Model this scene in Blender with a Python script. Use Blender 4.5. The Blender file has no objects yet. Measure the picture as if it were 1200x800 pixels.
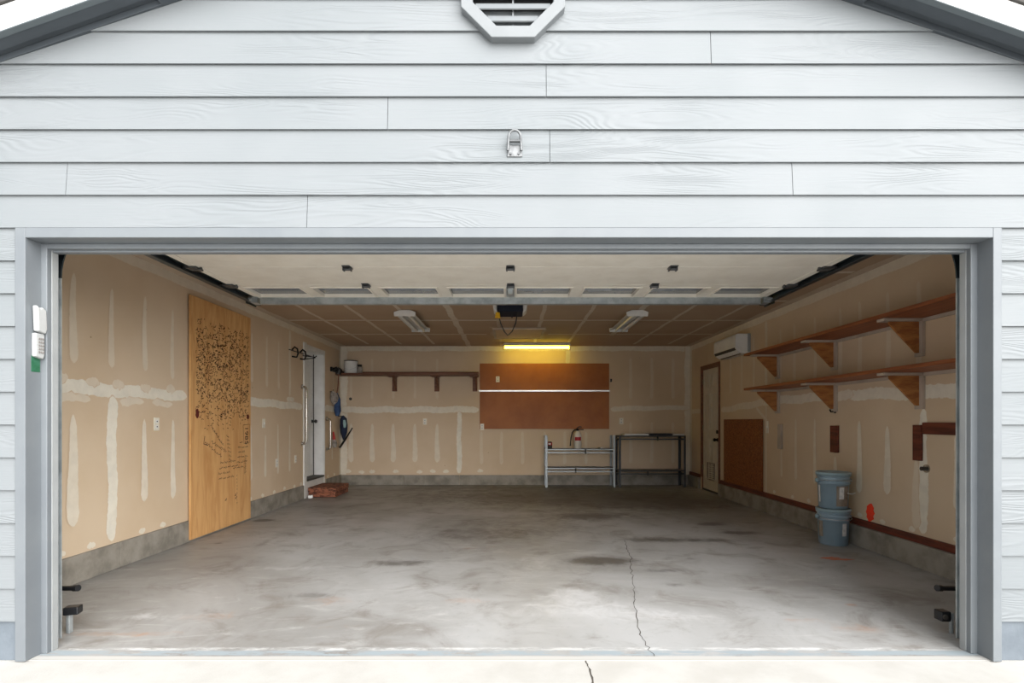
import bpy, math, random
from mathutils import Vector, Matrix
random.seed(7)
S = bpy.context.scene
COL = S.collection
PI = math.pi

# ------------------------------------------------------------------ helpers
def lin(c):
    return tuple(((v / 255) / 12.92 if v / 255 <= .04045 else ((v / 255 + .055) / 1.055) ** 2.4) for v in c)

class MB:
    """collects shapes in world metres, links them as one mesh object"""
    def __init__(s):
        s.v, s.f, s.m, s.sm, s.c = [], [], [], [], {}
    def add(s, vs, fs, m=0, smooth=False, cols=None):
        o = len(s.v)
        s.v += [tuple(p) for p in vs]
        for f in fs:
            s.f.append([i + o for i in f]); s.m.append(m); s.sm.append(smooth)
        if cols:
            for i, c in enumerate(cols): s.c[o + i] = c
        return s
    def box(s, x0, x1, y0, y1, z0, z1, m=0):
        vs = [(x, y, z) for z in (z0, z1) for y in (y0, y1) for x in (x0, x1)]
        return s.add(vs, [(0, 2, 3, 1), (4, 5, 7, 6), (0, 1, 5, 4), (2, 6, 7, 3), (0, 4, 6, 2), (1, 3, 7, 5)], m)
    def obox(s, c, u, v, w, m=0):
        """box round c with half axes u, v, w"""
        c, u, v, w = map(Vector, (c, u, v, w))
        vs = [c + a * u + b * v + d * w for d in (-1, 1) for b in (-1, 1) for a in (-1, 1)]
        return s.add(vs, [(0, 2, 3, 1), (4, 5, 7, 6), (0, 1, 5, 4), (2, 6, 7, 3), (0, 4, 6, 2), (1, 3, 7, 5)], m)
    def prism(s, pts, axis, a, b, m=0):
        """polygon pts (2D) extruded along axis from a to b"""
        def P(p, t):
            return {'x': (t, p[0], p[1]), 'y': (p[0], t, p[1]), 'z': (p[0], p[1], t)}[axis]
        n = len(pts)
        vs = [P(p, a) for p in pts] + [P(p, b) for p in pts]
        fs = [list(range(n))[::-1], [n + i for i in range(n)]] + [(i, (i + 1) % n, n + (i + 1) % n, n + i) for i in range(n)]
        return s.add(vs, fs, m)
    def ring(s, outer, inner, axis, a, b, m=0):
        """closed frame between two outlines with the same point count"""
        def P(p, t):
            return {'x': (t, p[0], p[1]), 'y': (p[0], t, p[1]), 'z': (p[0], p[1], t)}[axis]
        n = len(outer)
        vs = [P(p, t) for pts in (outer, inner) for t in (a, b) for p in pts]
        O0, O1, I0, I1 = 0, n, 2 * n, 3 * n
        fs = []
        for i in range(n):
            j = (i + 1) % n
            fs += [(O0 + i, O0 + j, O1 + j, O1 + i), (I0 + j, I0 + i, I1 + i, I1 + j),
                   (O0 + j, O0 + i, I0 + i, I0 + j), (O1 + i, O1 + j, I1 + j, I1 + i)]
        return s.add(vs, fs, m)
    def tube(s, path, r, n=10, m=0, caps=True):
        P = [Vector(p) for p in path]; k = len(P)
        R = r if isinstance(r, (list, tuple)) else [r] * k
        vs = []; t0 = (P[1] - P[0]).normalized()
        up = Vector((0, 0, 1)) if abs(t0.z) < .9 else Vector((1, 0, 0))
        nrm = t0.cross(up).normalized()
        for i in range(k):
            t = ((P[min(i + 1, k - 1)] - P[i]).normalized() + (P[i] - P[max(i - 1, 0)]).normalized())
            t = t.normalized() if t.length > 1e-6 else t0
            nrm = (nrm - t * nrm.dot(t)).normalized(); b = t.cross(nrm)
            vs += [P[i] + (nrm * math.cos(2 * PI * q / n) + b * math.sin(2 * PI * q / n)) * R[i] for q in range(n)]
        fs = [(i * n + q, i * n + (q + 1) % n, (i + 1) * n + (q + 1) % n, (i + 1) * n + q) for i in range(k - 1) for q in range(n)]
        s.add(vs, fs, m, True)
        if caps:
            s.add(vs[:n], [list(range(n))[::-1]], m); s.add(vs[-n:], [list(range(n))], m)
        return s
    def lathe(s, prof, c, n=32, m=0, arc=None, smooth=True):
        """profile of (radius, z) turned round the vertical through c"""
        a0, a1 = arc or (0, 2 * PI); full = arc is None
        q = n if full else n + 1; vs = []
        for r, z in prof:
            vs += [(c[0] + r * math.cos(a0 + (a1 - a0) * i / n), c[1] + r * math.sin(a0 + (a1 - a0) * i / n), c[2] + z) for i in range(q)]
        fs = []
        for k in range(len(prof) - 1):
            for i in range(n):
                j = (i + 1) % q
                fs.append((k * q + i, k * q + j, (k + 1) * q + j, (k + 1) * q + i))
        return s.add(vs, fs, m, smooth)
    def build(s, name, mat, parent=None, bevel=0, origin=None, kind=None):
        off = Vector((0, 0, 0))
        if parent is not None:
            p = parent
            while p: off = off + Vector(p.location); p = p.parent
        elif origin is not None: off = Vector(origin)
        me = bpy.data.meshes.new(name)
        me.from_pydata([tuple(Vector(v) - off) for v in s.v], [], s.f)
        for mm in (mat if isinstance(mat, (list, tuple)) else [mat]): me.materials.append(mm)
        me.polygons.foreach_set('material_index', s.m)
        me.polygons.foreach_set('use_smooth', s.sm)
        if s.c:
            at = me.attributes.new('cover', 'FLOAT_COLOR', 'POINT')
            for i, c in s.c.items(): at.data[i].color = c
        me.update()
        o = bpy.data.objects.new(name, me); COL.objects.link(o)
        if parent is not None: o.parent = parent
        elif origin is not None: o.location = off
        if bevel:
            b = o.modifiers.new('bevel', 'BEVEL'); b.width = bevel; b.segments = 2; b.limit_method = 'ANGLE'; b.angle_limit = .7
        if kind: o['kind'] = kind
        return o

def box(*a): return MB().box(*a)
def tag(o, label=None, cat=None, group=None, kind=None):
    if label: o['label'] = label
    if cat: o['category'] = cat
    if group: o['group'] = group
    if kind: o['kind'] = kind
    return o
def empty(name, loc, label, cat, group=None, kind=None):
    o = bpy.data.objects.new(name, None); COL.objects.link(o); o.location = loc; o.empty_display_size = .05
    return tag(o, label, cat, group, kind)
def copy_tree(o, parent=None):
    c = o.copy(); COL.objects.link(c); c.parent = parent
    for ch in list(o.children): copy_tree(ch, c)
    return c

# ------------------------------------------------------------------ materials
class NT:
    def __init__(s, name):
        s.mat = bpy.data.materials.new(name); s.mat.use_nodes = True
        s.t = s.mat.node_tree; s.b = s.t.nodes['Principled BSDF']
    def n(s, typ, **kw):
        nd = s.t.nodes.new(typ)
        for k, v in kw.items(): setattr(nd, k, v)
        return nd
    def l(s, a, b): s.t.links.new(a, b)
    def val(s, sock, v):
        if isinstance(v, bpy.types.NodeSocket): s.l(v, sock)
        else: sock.default_value = v
    def math(s, op, a, b=None, c=None, clamp=False):
        m = s.n('ShaderNodeMath', operation=op); m.use_clamp = clamp
        for i, v in enumerate((a, b, c)):
            if v is not None: s.val(m.inputs[i], v)
        return m.outputs[0]
    def mix(s, f, a, b, mode='MIX'):
        m = s.n('ShaderNodeMix', data_type='RGBA', blend_type=mode)
        s.val(m.inputs[0], f)
        for i, v in ((6, a), (7, b)): s.val(m.inputs[i], v if isinstance(v, bpy.types.NodeSocket) else (*v[:3], 1))
        return m.outputs[2]
    def noise(s, scale, detail=4, rough=.55, vec=None, dist=0):
        nd = s.n('ShaderNodeTexNoise'); nd.inputs['Scale'].default_value = scale; nd.inputs['Detail'].default_value = detail
        nd.inputs['Roughness'].default_value = rough; nd.inputs['Distortion'].default_value = dist
        if vec is not None: s.l(vec, nd.inputs['Vector'])
        return nd.outputs['Fac']
    def coord(s, scale=(1, 1, 1)):
        tc = s.n('ShaderNodeTexCoord'); mp = s.n('ShaderNodeMapping'); s.l(tc.outputs['Object'], mp.inputs[0])
        mp.inputs['Scale'].default_value = scale
        return mp.outputs[0]
    def ramp(s, f, a, b):
        m = s.n('ShaderNodeMapRange'); m.interpolation_type = 'SMOOTHSTEP'
        s.l(f, m.inputs[0]); m.inputs[1].default_value = a; m.inputs[2].default_value = b
        return m.outputs[0]
    def bump(s, h, strength, dist=.01):
        b = s.n('ShaderNodeBump'); b.inputs['Strength'].default_value = strength; b.inputs['Distance'].default_value = dist
        s.l(h, b.inputs['Height']); s.l(b.outputs[0], s.b.inputs['Normal'])

def M(name, col, rough=.6, metal=0, col2=None, scale=6, stretch=(1, 1, 1), lo=.35, hi=.7, bump=0, bscale=40, spec=.5, dist=0):
    t = NT(name); c = lin(col)
    t.b.inputs['Roughness'].default_value = rough; t.b.inputs['Metallic'].default_value = metal
    t.b.inputs['Specular IOR Level'].default_value = spec
    v = t.coord(stretch)
    c2 = lin(col2) if col2 else tuple(x * .9 for x in c)
    f = t.ramp(t.noise(scale, 5, .6, v, dist), lo, hi)
    t.l(t.mix(f, c, c2), t.b.inputs['Base Color'])
    if bump: t.bump(t.noise(bscale, 4, .6, v, dist), bump)
    return t.mat

def emit(name, col, strength):
    t = NT(name); t.b.inputs['Base Color'].default_value = (*lin(col), 1)
    t.b.inputs['Emission Color'].default_value = (*lin(col), 1); t.b.inputs['Emission Strength'].default_value = strength
    return t.mat

def siding_mat():
    t = NT('painted_lap_siding')
    fig = t.noise(1.0, 2, .45, t.coord((.9, 1, 6.5)), .35)
    gr = t.math('SINE', t.math('MULTIPLY', fig, 150))
    fine = t.noise(30, 4, .6, t.coord((.12, 1, 3)))
    keep = t.ramp(t.noise(1.1, 2, .5, t.coord((.8, 1, 3))), .42, .62)
    h = t.math('ADD', t.math('MULTIPLY', t.math('MULTIPLY', gr, .5), keep), t.math('MULTIPLY', fine, .5))
    t.bump(h, .42, .005)
    f = t.ramp(t.noise(1.3, 3, .5, t.coord()), .3, .75)
    t.l(t.mix(f, lin((125, 129, 132)), lin((119, 124, 127))), t.b.inputs['Base Color'])
    t.b.inputs['Roughness'].default_value = .55; t.b.inputs['Specular IOR Level'].default_value = .3
    return t.mat

def drywall_mat(name, paper, paper2, mud):
    t = NT(name)
    at = t.n('ShaderNodeAttribute', attribute_name='cover'); sp = t.n('ShaderNodeSeparateColor'); t.l(at.outputs['Color'], sp.inputs[0])
    v = t.coord()
    rag = t.noise(34, 5, .65, v); soft = t.noise(4, 4, .6, v)
    e = t.math('ADD', sp.outputs[0], t.math('MULTIPLY', t.math('SUBTRACT', rag, .5), .75))
    f = t.math('MULTIPLY', t.ramp(e, .32, .55), sp.outputs[1], clamp=True)
    f = t.math('MULTIPLY', f, t.math('ADD', t.math('MULTIPLY', soft, .5), .72), clamp=True)
    pc = t.mix(t.ramp(t.noise(1.6, 4, .55, v), .3, .75), lin(paper), lin(paper2))
    # nail-head dimples and scuffs
    vo = t.n('ShaderNodeTexVoronoi'); vo.inputs['Scale'].default_value = 2.6; t.l(v, vo.inputs['Vector'])
    sc = t.math('MULTIPLY', t.math('LESS_THAN', vo.outputs['Distance'], .022), .5)
    pc = t.mix(sc, pc, lin((120, 92, 66)))
    mc = t.mix(t.ramp(t.noise(11, 5, .6, v), .3, .8), lin(mud), tuple(x * .86 for x in lin(mud)))
    t.l(t.mix(f, pc, mc), t.b.inputs['Base Color'])
    t.b.inputs['Roughness'].default_value = .85; t.b.inputs['Specular IOR Level'].default_value = .2
    t.bump(t.math('ADD', t.math('MULTIPLY', f, .6), t.math('MULTIPLY', rag, .25)), .25, .003)
    return t.mat

def floor_mat():
    t = NT('stained_concrete_floor'); v = t.coord()
    at = t.n('ShaderNodeAttribute', attribute_name='cover'); sp = t.n('ShaderNodeSeparateColor'); t.l(at.outputs['Color'], sp.inputs[0])
    big = t.noise(.55, 5, .6, v, .6); med = t.noise(2.6, 6, .65, v, .8); fin = t.noise(22, 5, .7, v)
    sw = t.noise(3.4, 6, .7, t.coord((.45, 1.5, 1)), 1.6)
    c = t.mix(t.ramp(big, .32, .68), lin((172, 172, 172)), lin((138, 136, 133)))
    c = t.mix(t.math('MULTIPLY', t.ramp(med, .48, .72), .6), c, lin((112, 104, 95)))
    c = t.mix(t.math('MULTIPLY', t.ramp(sw, .52, .75), .55), c, lin((192, 191, 189)))
    c = t.mix(t.math('MULTIPLY', t.ramp(fin, .55, .75), .22), c, lin((98, 92, 84)))
    rag = t.math('MULTIPLY', t.math('SUBTRACT', t.noise(7, 6, .7, v, .8), .5), .9)
    st = t.ramp(t.math('ADD', sp.outputs[0], rag), .2, .75)
    c = t.mix(t.math('MULTIPLY', st, .78), c, lin((72, 66, 60)))
    wt = t.ramp(t.math('ADD', sp.outputs[1], rag), .3, .8)
    c = t.mix(t.math('MULTIPLY', wt, .7), c, lin((200, 200, 201)))
    ru = t.ramp(t.math('ADD', sp.outputs[2], rag), .3, .8)
    c = t.mix(t.math('MULTIPLY', ru, .6), c, lin((172, 118, 70)))
    # worn blue-grey and white paint where the closed door meets the slab
    tc = t.n('ShaderNodeTexCoord'); sx = t.n('ShaderNodeSeparateXYZ'); t.l(tc.outputs['Object'], sx.inputs[0])
    y = t.math('ADD', sx.outputs[1], t.math('MULTIPLY', t.math('SUBTRACT', t.noise(5, 6, .7, v), .5), .025))
    wn = t.noise(9, 6, .75, t.coord((.5, 2, 1)))
    band = t.math('MULTIPLY', t.math('MULTIPLY', t.ramp(y, .045, .06), t.ramp(y, .115, .10)), t.ramp(wn, .42, .52))
    c = t.mix(band, c, lin((150, 160, 166)))
    white = t.math('MULTIPLY', t.math('MULTIPLY', t.ramp(y, .105, .118), t.ramp(y, .16, .135)), t.ramp(wn, .42, .6))
    c = t.mix(white, c, lin((200, 200, 199)))
    lip = t.ramp(y, .05, .035)
    c = t.mix(lip, c, lin((186, 184, 180)))
    t.l(c, t.b.inputs['Base Color'])
    r = t.math('ADD', t.math('MULTIPLY', med, .35), .28)
    t.l(r, t.b.inputs['Roughness']); t.b.inputs['Specular IOR Level'].default_value = .45
    t.bump(fin, .12, .004)
    return t.mat

def osb_mat():
    t = NT('oriented_strand_board'); v = t.coord()
    vo = t.n('ShaderNodeTexVoronoi'); vo.inputs['Scale'].default_value = 42; t.l(t.coord((1, 1, 1.8)), vo.inputs['Vector'])
    sp = t.n('ShaderNodeSeparateColor'); t.l(vo.outputs['Color'], sp.inputs[0])
    c = t.mix(sp.outputs[0], lin((140, 78, 34)), lin((88, 46, 20)))
    t.l(t.mix(t.ramp(t.noise(60, 4, .6, v), .4, .7), c, lin((156, 96, 50))), t.b.inputs['Base Color'])
    t.b.inputs['Roughness'].default_value = .7
    return t.mat

MT = dict(
    siding=siding_mat(),
    trim=M('painted_trim', (112, 117, 121), .5, col2=(106, 111, 116), scale=3, bump=.05),
    vinyl=M('vinyl_stop', (150, 153, 154), .5),
    stem_ext=M('painted_foundation', (104, 112, 120), .75, col2=(92, 100, 108), scale=5, bump=.2),
    eave=M('slate_paint', (70, 76, 82), .6),
    fascia=M('white_fascia', (236, 236, 234), .5),
    eave_light=M('slate_drip_edge', (92, 100, 104), .5),
    shingle=M('roof_shingle', (70, 68, 66), .9, bump=.4),
    dry=drywall_mat('drywall_paper', (213, 193, 167), (206, 184, 156), (232, 226, 212)),
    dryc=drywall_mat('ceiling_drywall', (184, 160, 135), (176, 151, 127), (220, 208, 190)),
    floor=floor_mat(),
    drive=M('driveway_concrete', (186, 184, 180), .8, col2=(176, 173, 168), scale=3, bump=.15, bscale=80),
    stem=M('stem_wall_concrete', (150, 144, 134), .85, col2=(118, 113, 104), scale=5, bump=.35, bscale=30),
    redwood=M('redwood_strip', (112, 52, 34), .6, col2=(74, 32, 22), scale=4, stretch=(8, .6, 8)),
    shelfwood=M('stained_shelf_board', (158, 92, 54), .55, col2=(118, 62, 34), scale=3, stretch=(9, .5, 9)),
    backshelf=M('dark_shelf_board', (126, 82, 58), .55, col2=(98, 60, 42), scale=3, stretch=(.5, 9, 9)),
    ply=M('bracket_plywood', (178, 118, 62), .6, col2=(140, 84, 40), scale=7, stretch=(1, 1, 4)),
    cleat=M('grey_painted_cleat', (186, 172, 158), .6, col2=(168, 154, 140), scale=4),
    sheet=M('plywood_sheet', (216, 170, 114), .6, col2=(198, 146, 90), scale=2.2, stretch=(1, 5, .7), dist=1.2),
    sheet_edge=M('plywood_edge', (226, 164, 92), .6),
    hard=M('hardboard', (164, 100, 50), .5, col2=(148, 86, 40), scale=2, spec=.3),
    osb=osb_mat(),
    white=M('white_paint', (226, 226, 224), .45),
    cream=M('cream_door_paint', (206, 196, 178), .45),
    doorcream=M('garage_door_panel', (240, 234, 222), .55, col2=(232, 225, 212), scale=5, bump=.06, bscale=90),
    plastic=M('white_plastic', (238, 238, 236), .35),
    keyp=M('keypad_plastic', (176, 178, 178), .35),
    keyb=M('keypad_button', (132, 128, 126), .5),
    green=M('green_primer', (22, 84, 52), .6, col2=(50, 104, 80), scale=20),
    ivory=M('ivory_plate', (232, 226, 212), .4),
    slot=M('dark_slot', (60, 56, 52), .6),
    black=M('black_plastic', (24, 25, 28), .4),
    blackm=M('black_metal', (30, 30, 32), .4, .6),
    galv=M('galvanized_steel', (190, 196, 198), .42, .6, col2=(156, 163, 166), scale=9),
    track=M('track_steel', (72, 82, 88), .4, .7),
    hinge=M('hinge_steel', (96, 98, 100), .45, .7),
    alu=M('brushed_aluminium', (208, 208, 204), .3, .9),
    chrome=M('satin_steel', (190, 186, 180), .25, .9),
    rackl=M('grey_rack_steel', (160, 166, 170), .45, .35),
    rackd=M('dark_rack_steel', (62, 64, 68), .5, .35),
    deck=M('rack_deck_board', (120, 108, 94), .7, col2=(96, 86, 76)),
    navy=M('opener_housing', (22, 26, 38), .7, spec=.2),
    yellow=M('yellow_knob', (214, 164, 34), .45),
    lens=M('opener_lens', (204, 200, 194), .5),
    glass=M('door_window_glass', (104, 108, 116), .12, 0, col2=(84, 88, 96), scale=3, spec=.6),
    tube_off=M('fluorescent_tube', (226, 226, 220), .3),
    refl=M('reflector_enamel', (206, 204, 198), .3),
    hatch=M('hatch_board', (206, 178, 152), .8),
    tube_on=emit('lit_tube', (255, 226, 62), 12),
    bucket=M('blue_grey_bucket', (148, 170, 184), .4, col2=(134, 156, 172), scale=4),
    buckd=M('bucket_lid', (150, 174, 184), .4),
    labelw=M('white_label', (226, 226, 224), .6, col2=(196, 198, 200), scale=30),
    labelb=M('worn_label', (150, 140, 128), .7, col2=(126, 116, 104), scale=18),
    steel=M('bail_wire', (206, 208, 208), .3, .8),
    red=M('red_label', (176, 34, 34), .5),
    redspray=M('red_spray_paint', (255, 70, 40), .6),
    orspray=M('orange_spray_paint', (206, 116, 90), .8, col2=(180, 142, 126), scale=25),
    exting=M('extinguisher_enamel', (226, 220, 210), .3),
    brickred=M('rough_redwood_step', (150, 92, 66), .8, col2=(74, 40, 30), scale=16, stretch=(1, 2, 3), lo=.42, hi=.6, bump=.6, bscale=22),
    blue=M('blue_fabric', (52, 82, 128), .7, col2=(38, 60, 98), scale=12),
    teal=M('pale_teal_plastic', (150, 186, 190), .4),
    dblue=M('dark_blue_plastic', (30, 44, 72), .4),
    rag=M('grey_rag', (176, 168, 160), .85, col2=(120, 114, 110), scale=20, bump=.5),
    brown=M('wooden_handle', (122, 70, 46), .55),
    ink=M('marker_ink', (52, 34, 26), .8),
    knot=M('wood_knot', (92, 24, 20), .7),
    crack=M('crack_gap', (78, 72, 66), 1),
    brass=M('dark_bronze', (44, 38, 34), .35, .7),
    mat=M('dark_threshold', (60, 60, 58), .6),
    louv=M('vent_vinyl', (120, 124, 127), .5),
    zinc=M('weathered_zinc', (124, 126, 128), .45, .5, col2=(92, 94, 96), scale=30),
    cavity=M('vent_screen', (34, 34, 36), .9),
)

# ------------------------------------------------------------------ dimensions
XL, XR, YB, ZC = -3.25, 3.38, 7.47, 2.63      # room: left, right, back wall, ceiling
OL, OR, OT = -2.441, 2.413, 2.126             # garage opening
T = .14

# ------------------------------------------------------------------ floor and driveway
def gauss(x, y, cx, cy, rx, ry): return math.exp(-(((x - cx) / rx) ** 2 + ((y - cy) / ry) ** 2))
stains_and_shade = [(.75, 1.93, .34, .15, 1), (2.34, 3.58, .17, .1, 1), (2.46, 3.1, .2, .09, 1), (1.5, 2.75, .45, .16, .62), (2.1, 2.72, .3, .1, .5),
          (.98, 4.1, .5, .25, .5), (-.95, 1.86, .38, .14, .62), (-.5, 2.9, .9, .5, .35), (-3.02, 3.82, .14, .1, 1), (1.2, 1.62, .25, .07, .55),
          (-1.4, 1.0, .3, .1, .45), (.2, 3.4, 1.2, .7, .3), (1.5, 5.6, 1.8, 1.4, .5), (2.4, 5.2, .9, 1.0, .4), (-.6, 5.9, 2.2, 1.1, .48), (0, 7.2, 3.5, .7, .4), (1.2, 1.25, .1, .05, .6), (1.55, 2.0, .1, .05, .4),  # broad blobs at the back: real staining plus light falloff put into the colour
          (2.5, 2.45, .2, .5, .25), (-2.9, 2.6, .05, .04, .9)]
whites = [(.45, 1.0, .35, .28, .6), (-.2, .7, .7, .2, .4), (1.9, .7, .6, .3, .35), (-1.9, 1.7, .7, .12, .5), (-.6, 3.1, .5, .1, .4), (.2, 1.9, .25, .5, .5), (.9, .6, .5, .2, .5), (2.1, 1.4, .4, .2, .4), (-2.2, .6, .5, .1, .5), (-2.6, 1.4, .3, .1, .4), (-2, 3.2, .6, .3, .45)]
rust = [(2.23, .81, .06, .03, 1), (2.05, .42, .3, .12, .5), (-1.1, .45, .35, .14, .35), (-.3, .9, .25, .1, .45), (1.75, .55, .15, .05, .5), (-1.9, .6, .3, .12, .45), (-2.2, .33, .5, .05, .6), (-.3, 2.4, .8, .4, .35), (-1.2, .9, .4, .2, .4)]
fb = MB(); NX, NY = 170, 190
for j in range(NY + 1):
    for i in range(NX + 1):
        x = XL + (XR - XL) * i / NX; y = YB * j / NY
        fb.v.append((x, y, 0))
        fb.c[len(fb.v) - 1] = (min(1, sum(w * gauss(x, y, a, b, c, d) for a, b, c, d, w in stains_and_shade)), min(1, sum(w * gauss(x, y, a, b, c, d) for a, b, c, d, w in whites)),
                               min(1, sum(w * gauss(x, y, a, b, c, d) for a, b, c, d, w in rust)), 1)
for j in range(NY):
    for i in range(NX):
        a = j * (NX + 1) + i; fb.f.append((a, a + 1, a + NX + 2, a + NX + 1)); fb.m.append(0); fb.sm.append(False)
fb.box(XL, XR, .0, YB, -.12, -.002)
floor = tag(fb.build('floor', MT['floor']), 'stained grey concrete slab of the garage floor', 'floor', kind='structure')

def ragged(path, w, z, rnd=.02, sub=6):
    """thin meandering strip lying flat"""
    pts = []
    for k in range(len(path) - 1):
        for q in range(sub):
            t = q / sub
            pts.append((path[k][0] * (1 - t) + path[k + 1][0] * t + random.uniform(-rnd, rnd), path[k][1] * (1 - t) + path[k + 1][1] * t))
    pts.append(path[-1]); m = MB(); vs = []
    for i, p in enumerate(pts):
        a = pts[max(i - 1, 0)]; b = pts[min(i + 1, len(pts) - 1)]
        d = Vector((b[0] - a[0], b[1] - a[1], 0)).normalized(); n = Vector((-d.y, d.x, 0)) * w * random.uniform(.5, 1.4) * .5
        vs += [(p[0] - n.x, p[1] - n.y, z), (p[0] + n.x, p[1] + n.y, z)]
    m.add(vs, [(2 * i, 2 * i + 1, 2 * i + 3, 2 * i + 2) for i in range(len(pts) - 1)])
    return m
ragged([(1.15, 2.75), (1.09, 2.35), (1.06, 2.05), (.98, 1.75), (.92, 1.35), (.85, 1.02), (.79, .7), (.73, .38), (.72, .2), (.73, .04)], .0045, .0012, .012).build('crack', MT['crack'], floor)
mk = MB()
for cx, cy, rx, ry in ((2.80, 2.02, .1, .05), (2.87, 1.97, .12, .035)):
    vs = [(cx + rx * math.cos(a * PI / 12) * random.uniform(.7, 1.1), cy + ry * math.sin(a * PI / 12) * random.uniform(.6, 1.1), .0012 + (cx > 2.85) * .0004) for a in range(24)]
    mk.add(vs, [list(range(24))])
tag(mk.build('paint_mark', MT['orspray'], floor), 'orange spray paint smudge')

drive = box(-14, 14, -24, 0, -.2, -.004)
drive = tag(drive.build('driveway', MT['drive']), 'pale concrete driveway in front of the open garage', 'driveway', kind='structure')
ragged([(.372, -.002), (.378, -.12), (.372, -.3), (.38, -1.2)], .008, -.003, .003).build('joint_gap', MT['crack'], drive)

# ------------------------------------------------------------------ drywall with joint compound
class Wall:
    """drywall plane P(u, v, d): d is the distance off the wall towards the room"""
    def __init__(s, P): s.P, s.mb, s.k = P, MB(), 0
    def quad(s, u0, u1, v0, v1, d=0):
        q = [s.P(u0, v0, d), s.P(u1, v0, d), s.P(u1, v1, d), s.P(u0, v1, d)]
        s.mb.add(q, [(0, 1, 2, 3)], 0, False, [(0, 0, 0, 1)] * 4)
    def ribbon(s, p0, p1, w0, w1=None, strength=1., wob=.15, bend=0, ends=True):
        w1 = w0 if w1 is None else w1; s.k += 1; d = .0006 + .00012 * s.k
        L = math.hypot(p1[0] - p0[0], p1[1] - p0[1]); n = max(8, int(L / .035))
        dx, dy = (p1[0] - p0[0]) / L, (p1[1] - p0[1]) / L; nx, ny = -dy, dx
        vs, cs = [], []; ph = random.uniform(0, 9)
        for i in range(n + 1):
            t = i / n; w = (w0 + (w1 - w0) * t) * .5
            if ends: w *= min(1, math.sqrt(max(0, min(t, 1 - t)) * L / (max(w0, w1) * .6) + .02))
            sh = bend * math.sin(t * PI) + wob * w * math.sin(ph + t * L * 9)
            for q, cv in ((-1, 0), (-.72, .75), (0, 1), (.72, .75), (1, 0)):
                ww = w * (1 + wob * random.uniform(-1, 1))
                u = p0[0] + dx * L * t + nx * (q * ww + sh); v = p0[1] + dy * L * t + ny * (q * ww + sh)
                e = 0 if ends and i in (0, n) else 1
                vs.append(s.P(u, v, d)); cs.append((cv * (1 if e else .3), strength, 0, 1))
        fs = [(i * 5 + q, i * 5 + q + 1, i * 5 + q + 6, i * 5 + q + 5) for i in range(n) for q in range(4)]
        s.mb.add(vs, fs, 0, False, cs)
    def dab(s, u, v, r, strength=1.):
        s.ribbon((u - r, v), (u + r, v + random.uniform(-.3, .3) * r), r * 1.3, strength=strength, wob=.3)

wl = Wall(lambda u, v, d: (XL + d, u, v)); wr = Wall(lambda u, v, d: (XR - d, u, v)); wb = Wall(lambda u, v, d: (u, YB - d, v)); wc = Wall(lambda u, v, d: (u, v, ZC - d))
D1 = (5.74, 6.56, .0, 2.37)      # entry door opening in the left wall (Y0, Y1, z0, z1)
D2 = (6.06, 6.83, .0, 2.12)      # side door opening in the right wall
for w, D in ((wl, D1), (wr, D2)):
    w.quad(T, D[0], 0, ZC); w.quad(D[1], YB, 0, ZC); w.quad(D[0], D[1], D[3], ZC)
wb.quad(XL, XR, 0, ZC); wc.quad(XL, XR, T, YB)
# left wall
wl.ribbon((T, 2.60), (YB, 2.60), .14, strength=.6, wob=.05, ends=False)
for a, b in (((.3, 1.46), (2.66, 1.455)), ((3.87, 1.455), (5.62, 1.43)), ((6.6, 1.43), (7.4, 1.43))): wl.ribbon(a, b, .13, .12, 1, .12)
for u in (.55, .95, 1.3, 1.9, 2.3): wl.ribbon((u - .17, 1.375), (u + .14, 1.37), .09, .05, .55, .35)
for u in (.85, 1.15, 1.45, 1.72, 2.05, 2.4): wl.dab(u, 1.515, .07, .5)
wl.ribbon((1.65, .225), (1.65, 1.42), .12, .13, 1, .14)
for u, z0, z1, w, st in ((.75, 1.62, 2.3, .1, .45), (1.27, 1.63, 2.31, .1, .48), (1.65, 1.63, 2.29, .085, .5), (2.045, 1.64, 2.32, .085, .5), (2.43, 1.6, 2.28, .075, .48),
                         (4.0, 1.68, 2.32, .09, .42), (4.41, 1.65, 2.34, .09, .45), (4.77, 1.64, 2.33, .08, .42), (7.05, 1.62, 2.3, .08, .3)): wl.ribbon((u, z0), (u, z1), w, w * .5, st, .08, .012)
wl.ribbon((5.14, 1.56), (5.14, 2.55), .075, .085, .62)
wl.ribbon((5.02, 1.53), (5.3, 1.53), .08, strength=.9)
for u, z0, z1, w in ((.7, .42, 1.24, .12), (1.26, .42, 1.26, .13), (2.03, .49, 1.23, .105), (2.43, .46, 1.23, .09), (3.96, .46, 1.16, .1), (4.36, .46, 1.04, .08), (4.74, .47, 1.18, .07), (5.13, .46, 1.17, .07), (6.98, .5, 1.0, .07)): wl.ribbon((u, z0), (u, z1), w * 1.1, w * .5, .72, .08)
for u in (.75, 1.15, 1.43, 2.0, 2.28, 3.95, 4.28, 4.62, 4.95, 5.3, 5.55, 6.75, 7.1): wl.dab(u, .24, .045, .85)
wl.ribbon((7.42, .2), (7.42, 2.6), .1, strength=.9, ends=False)
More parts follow.
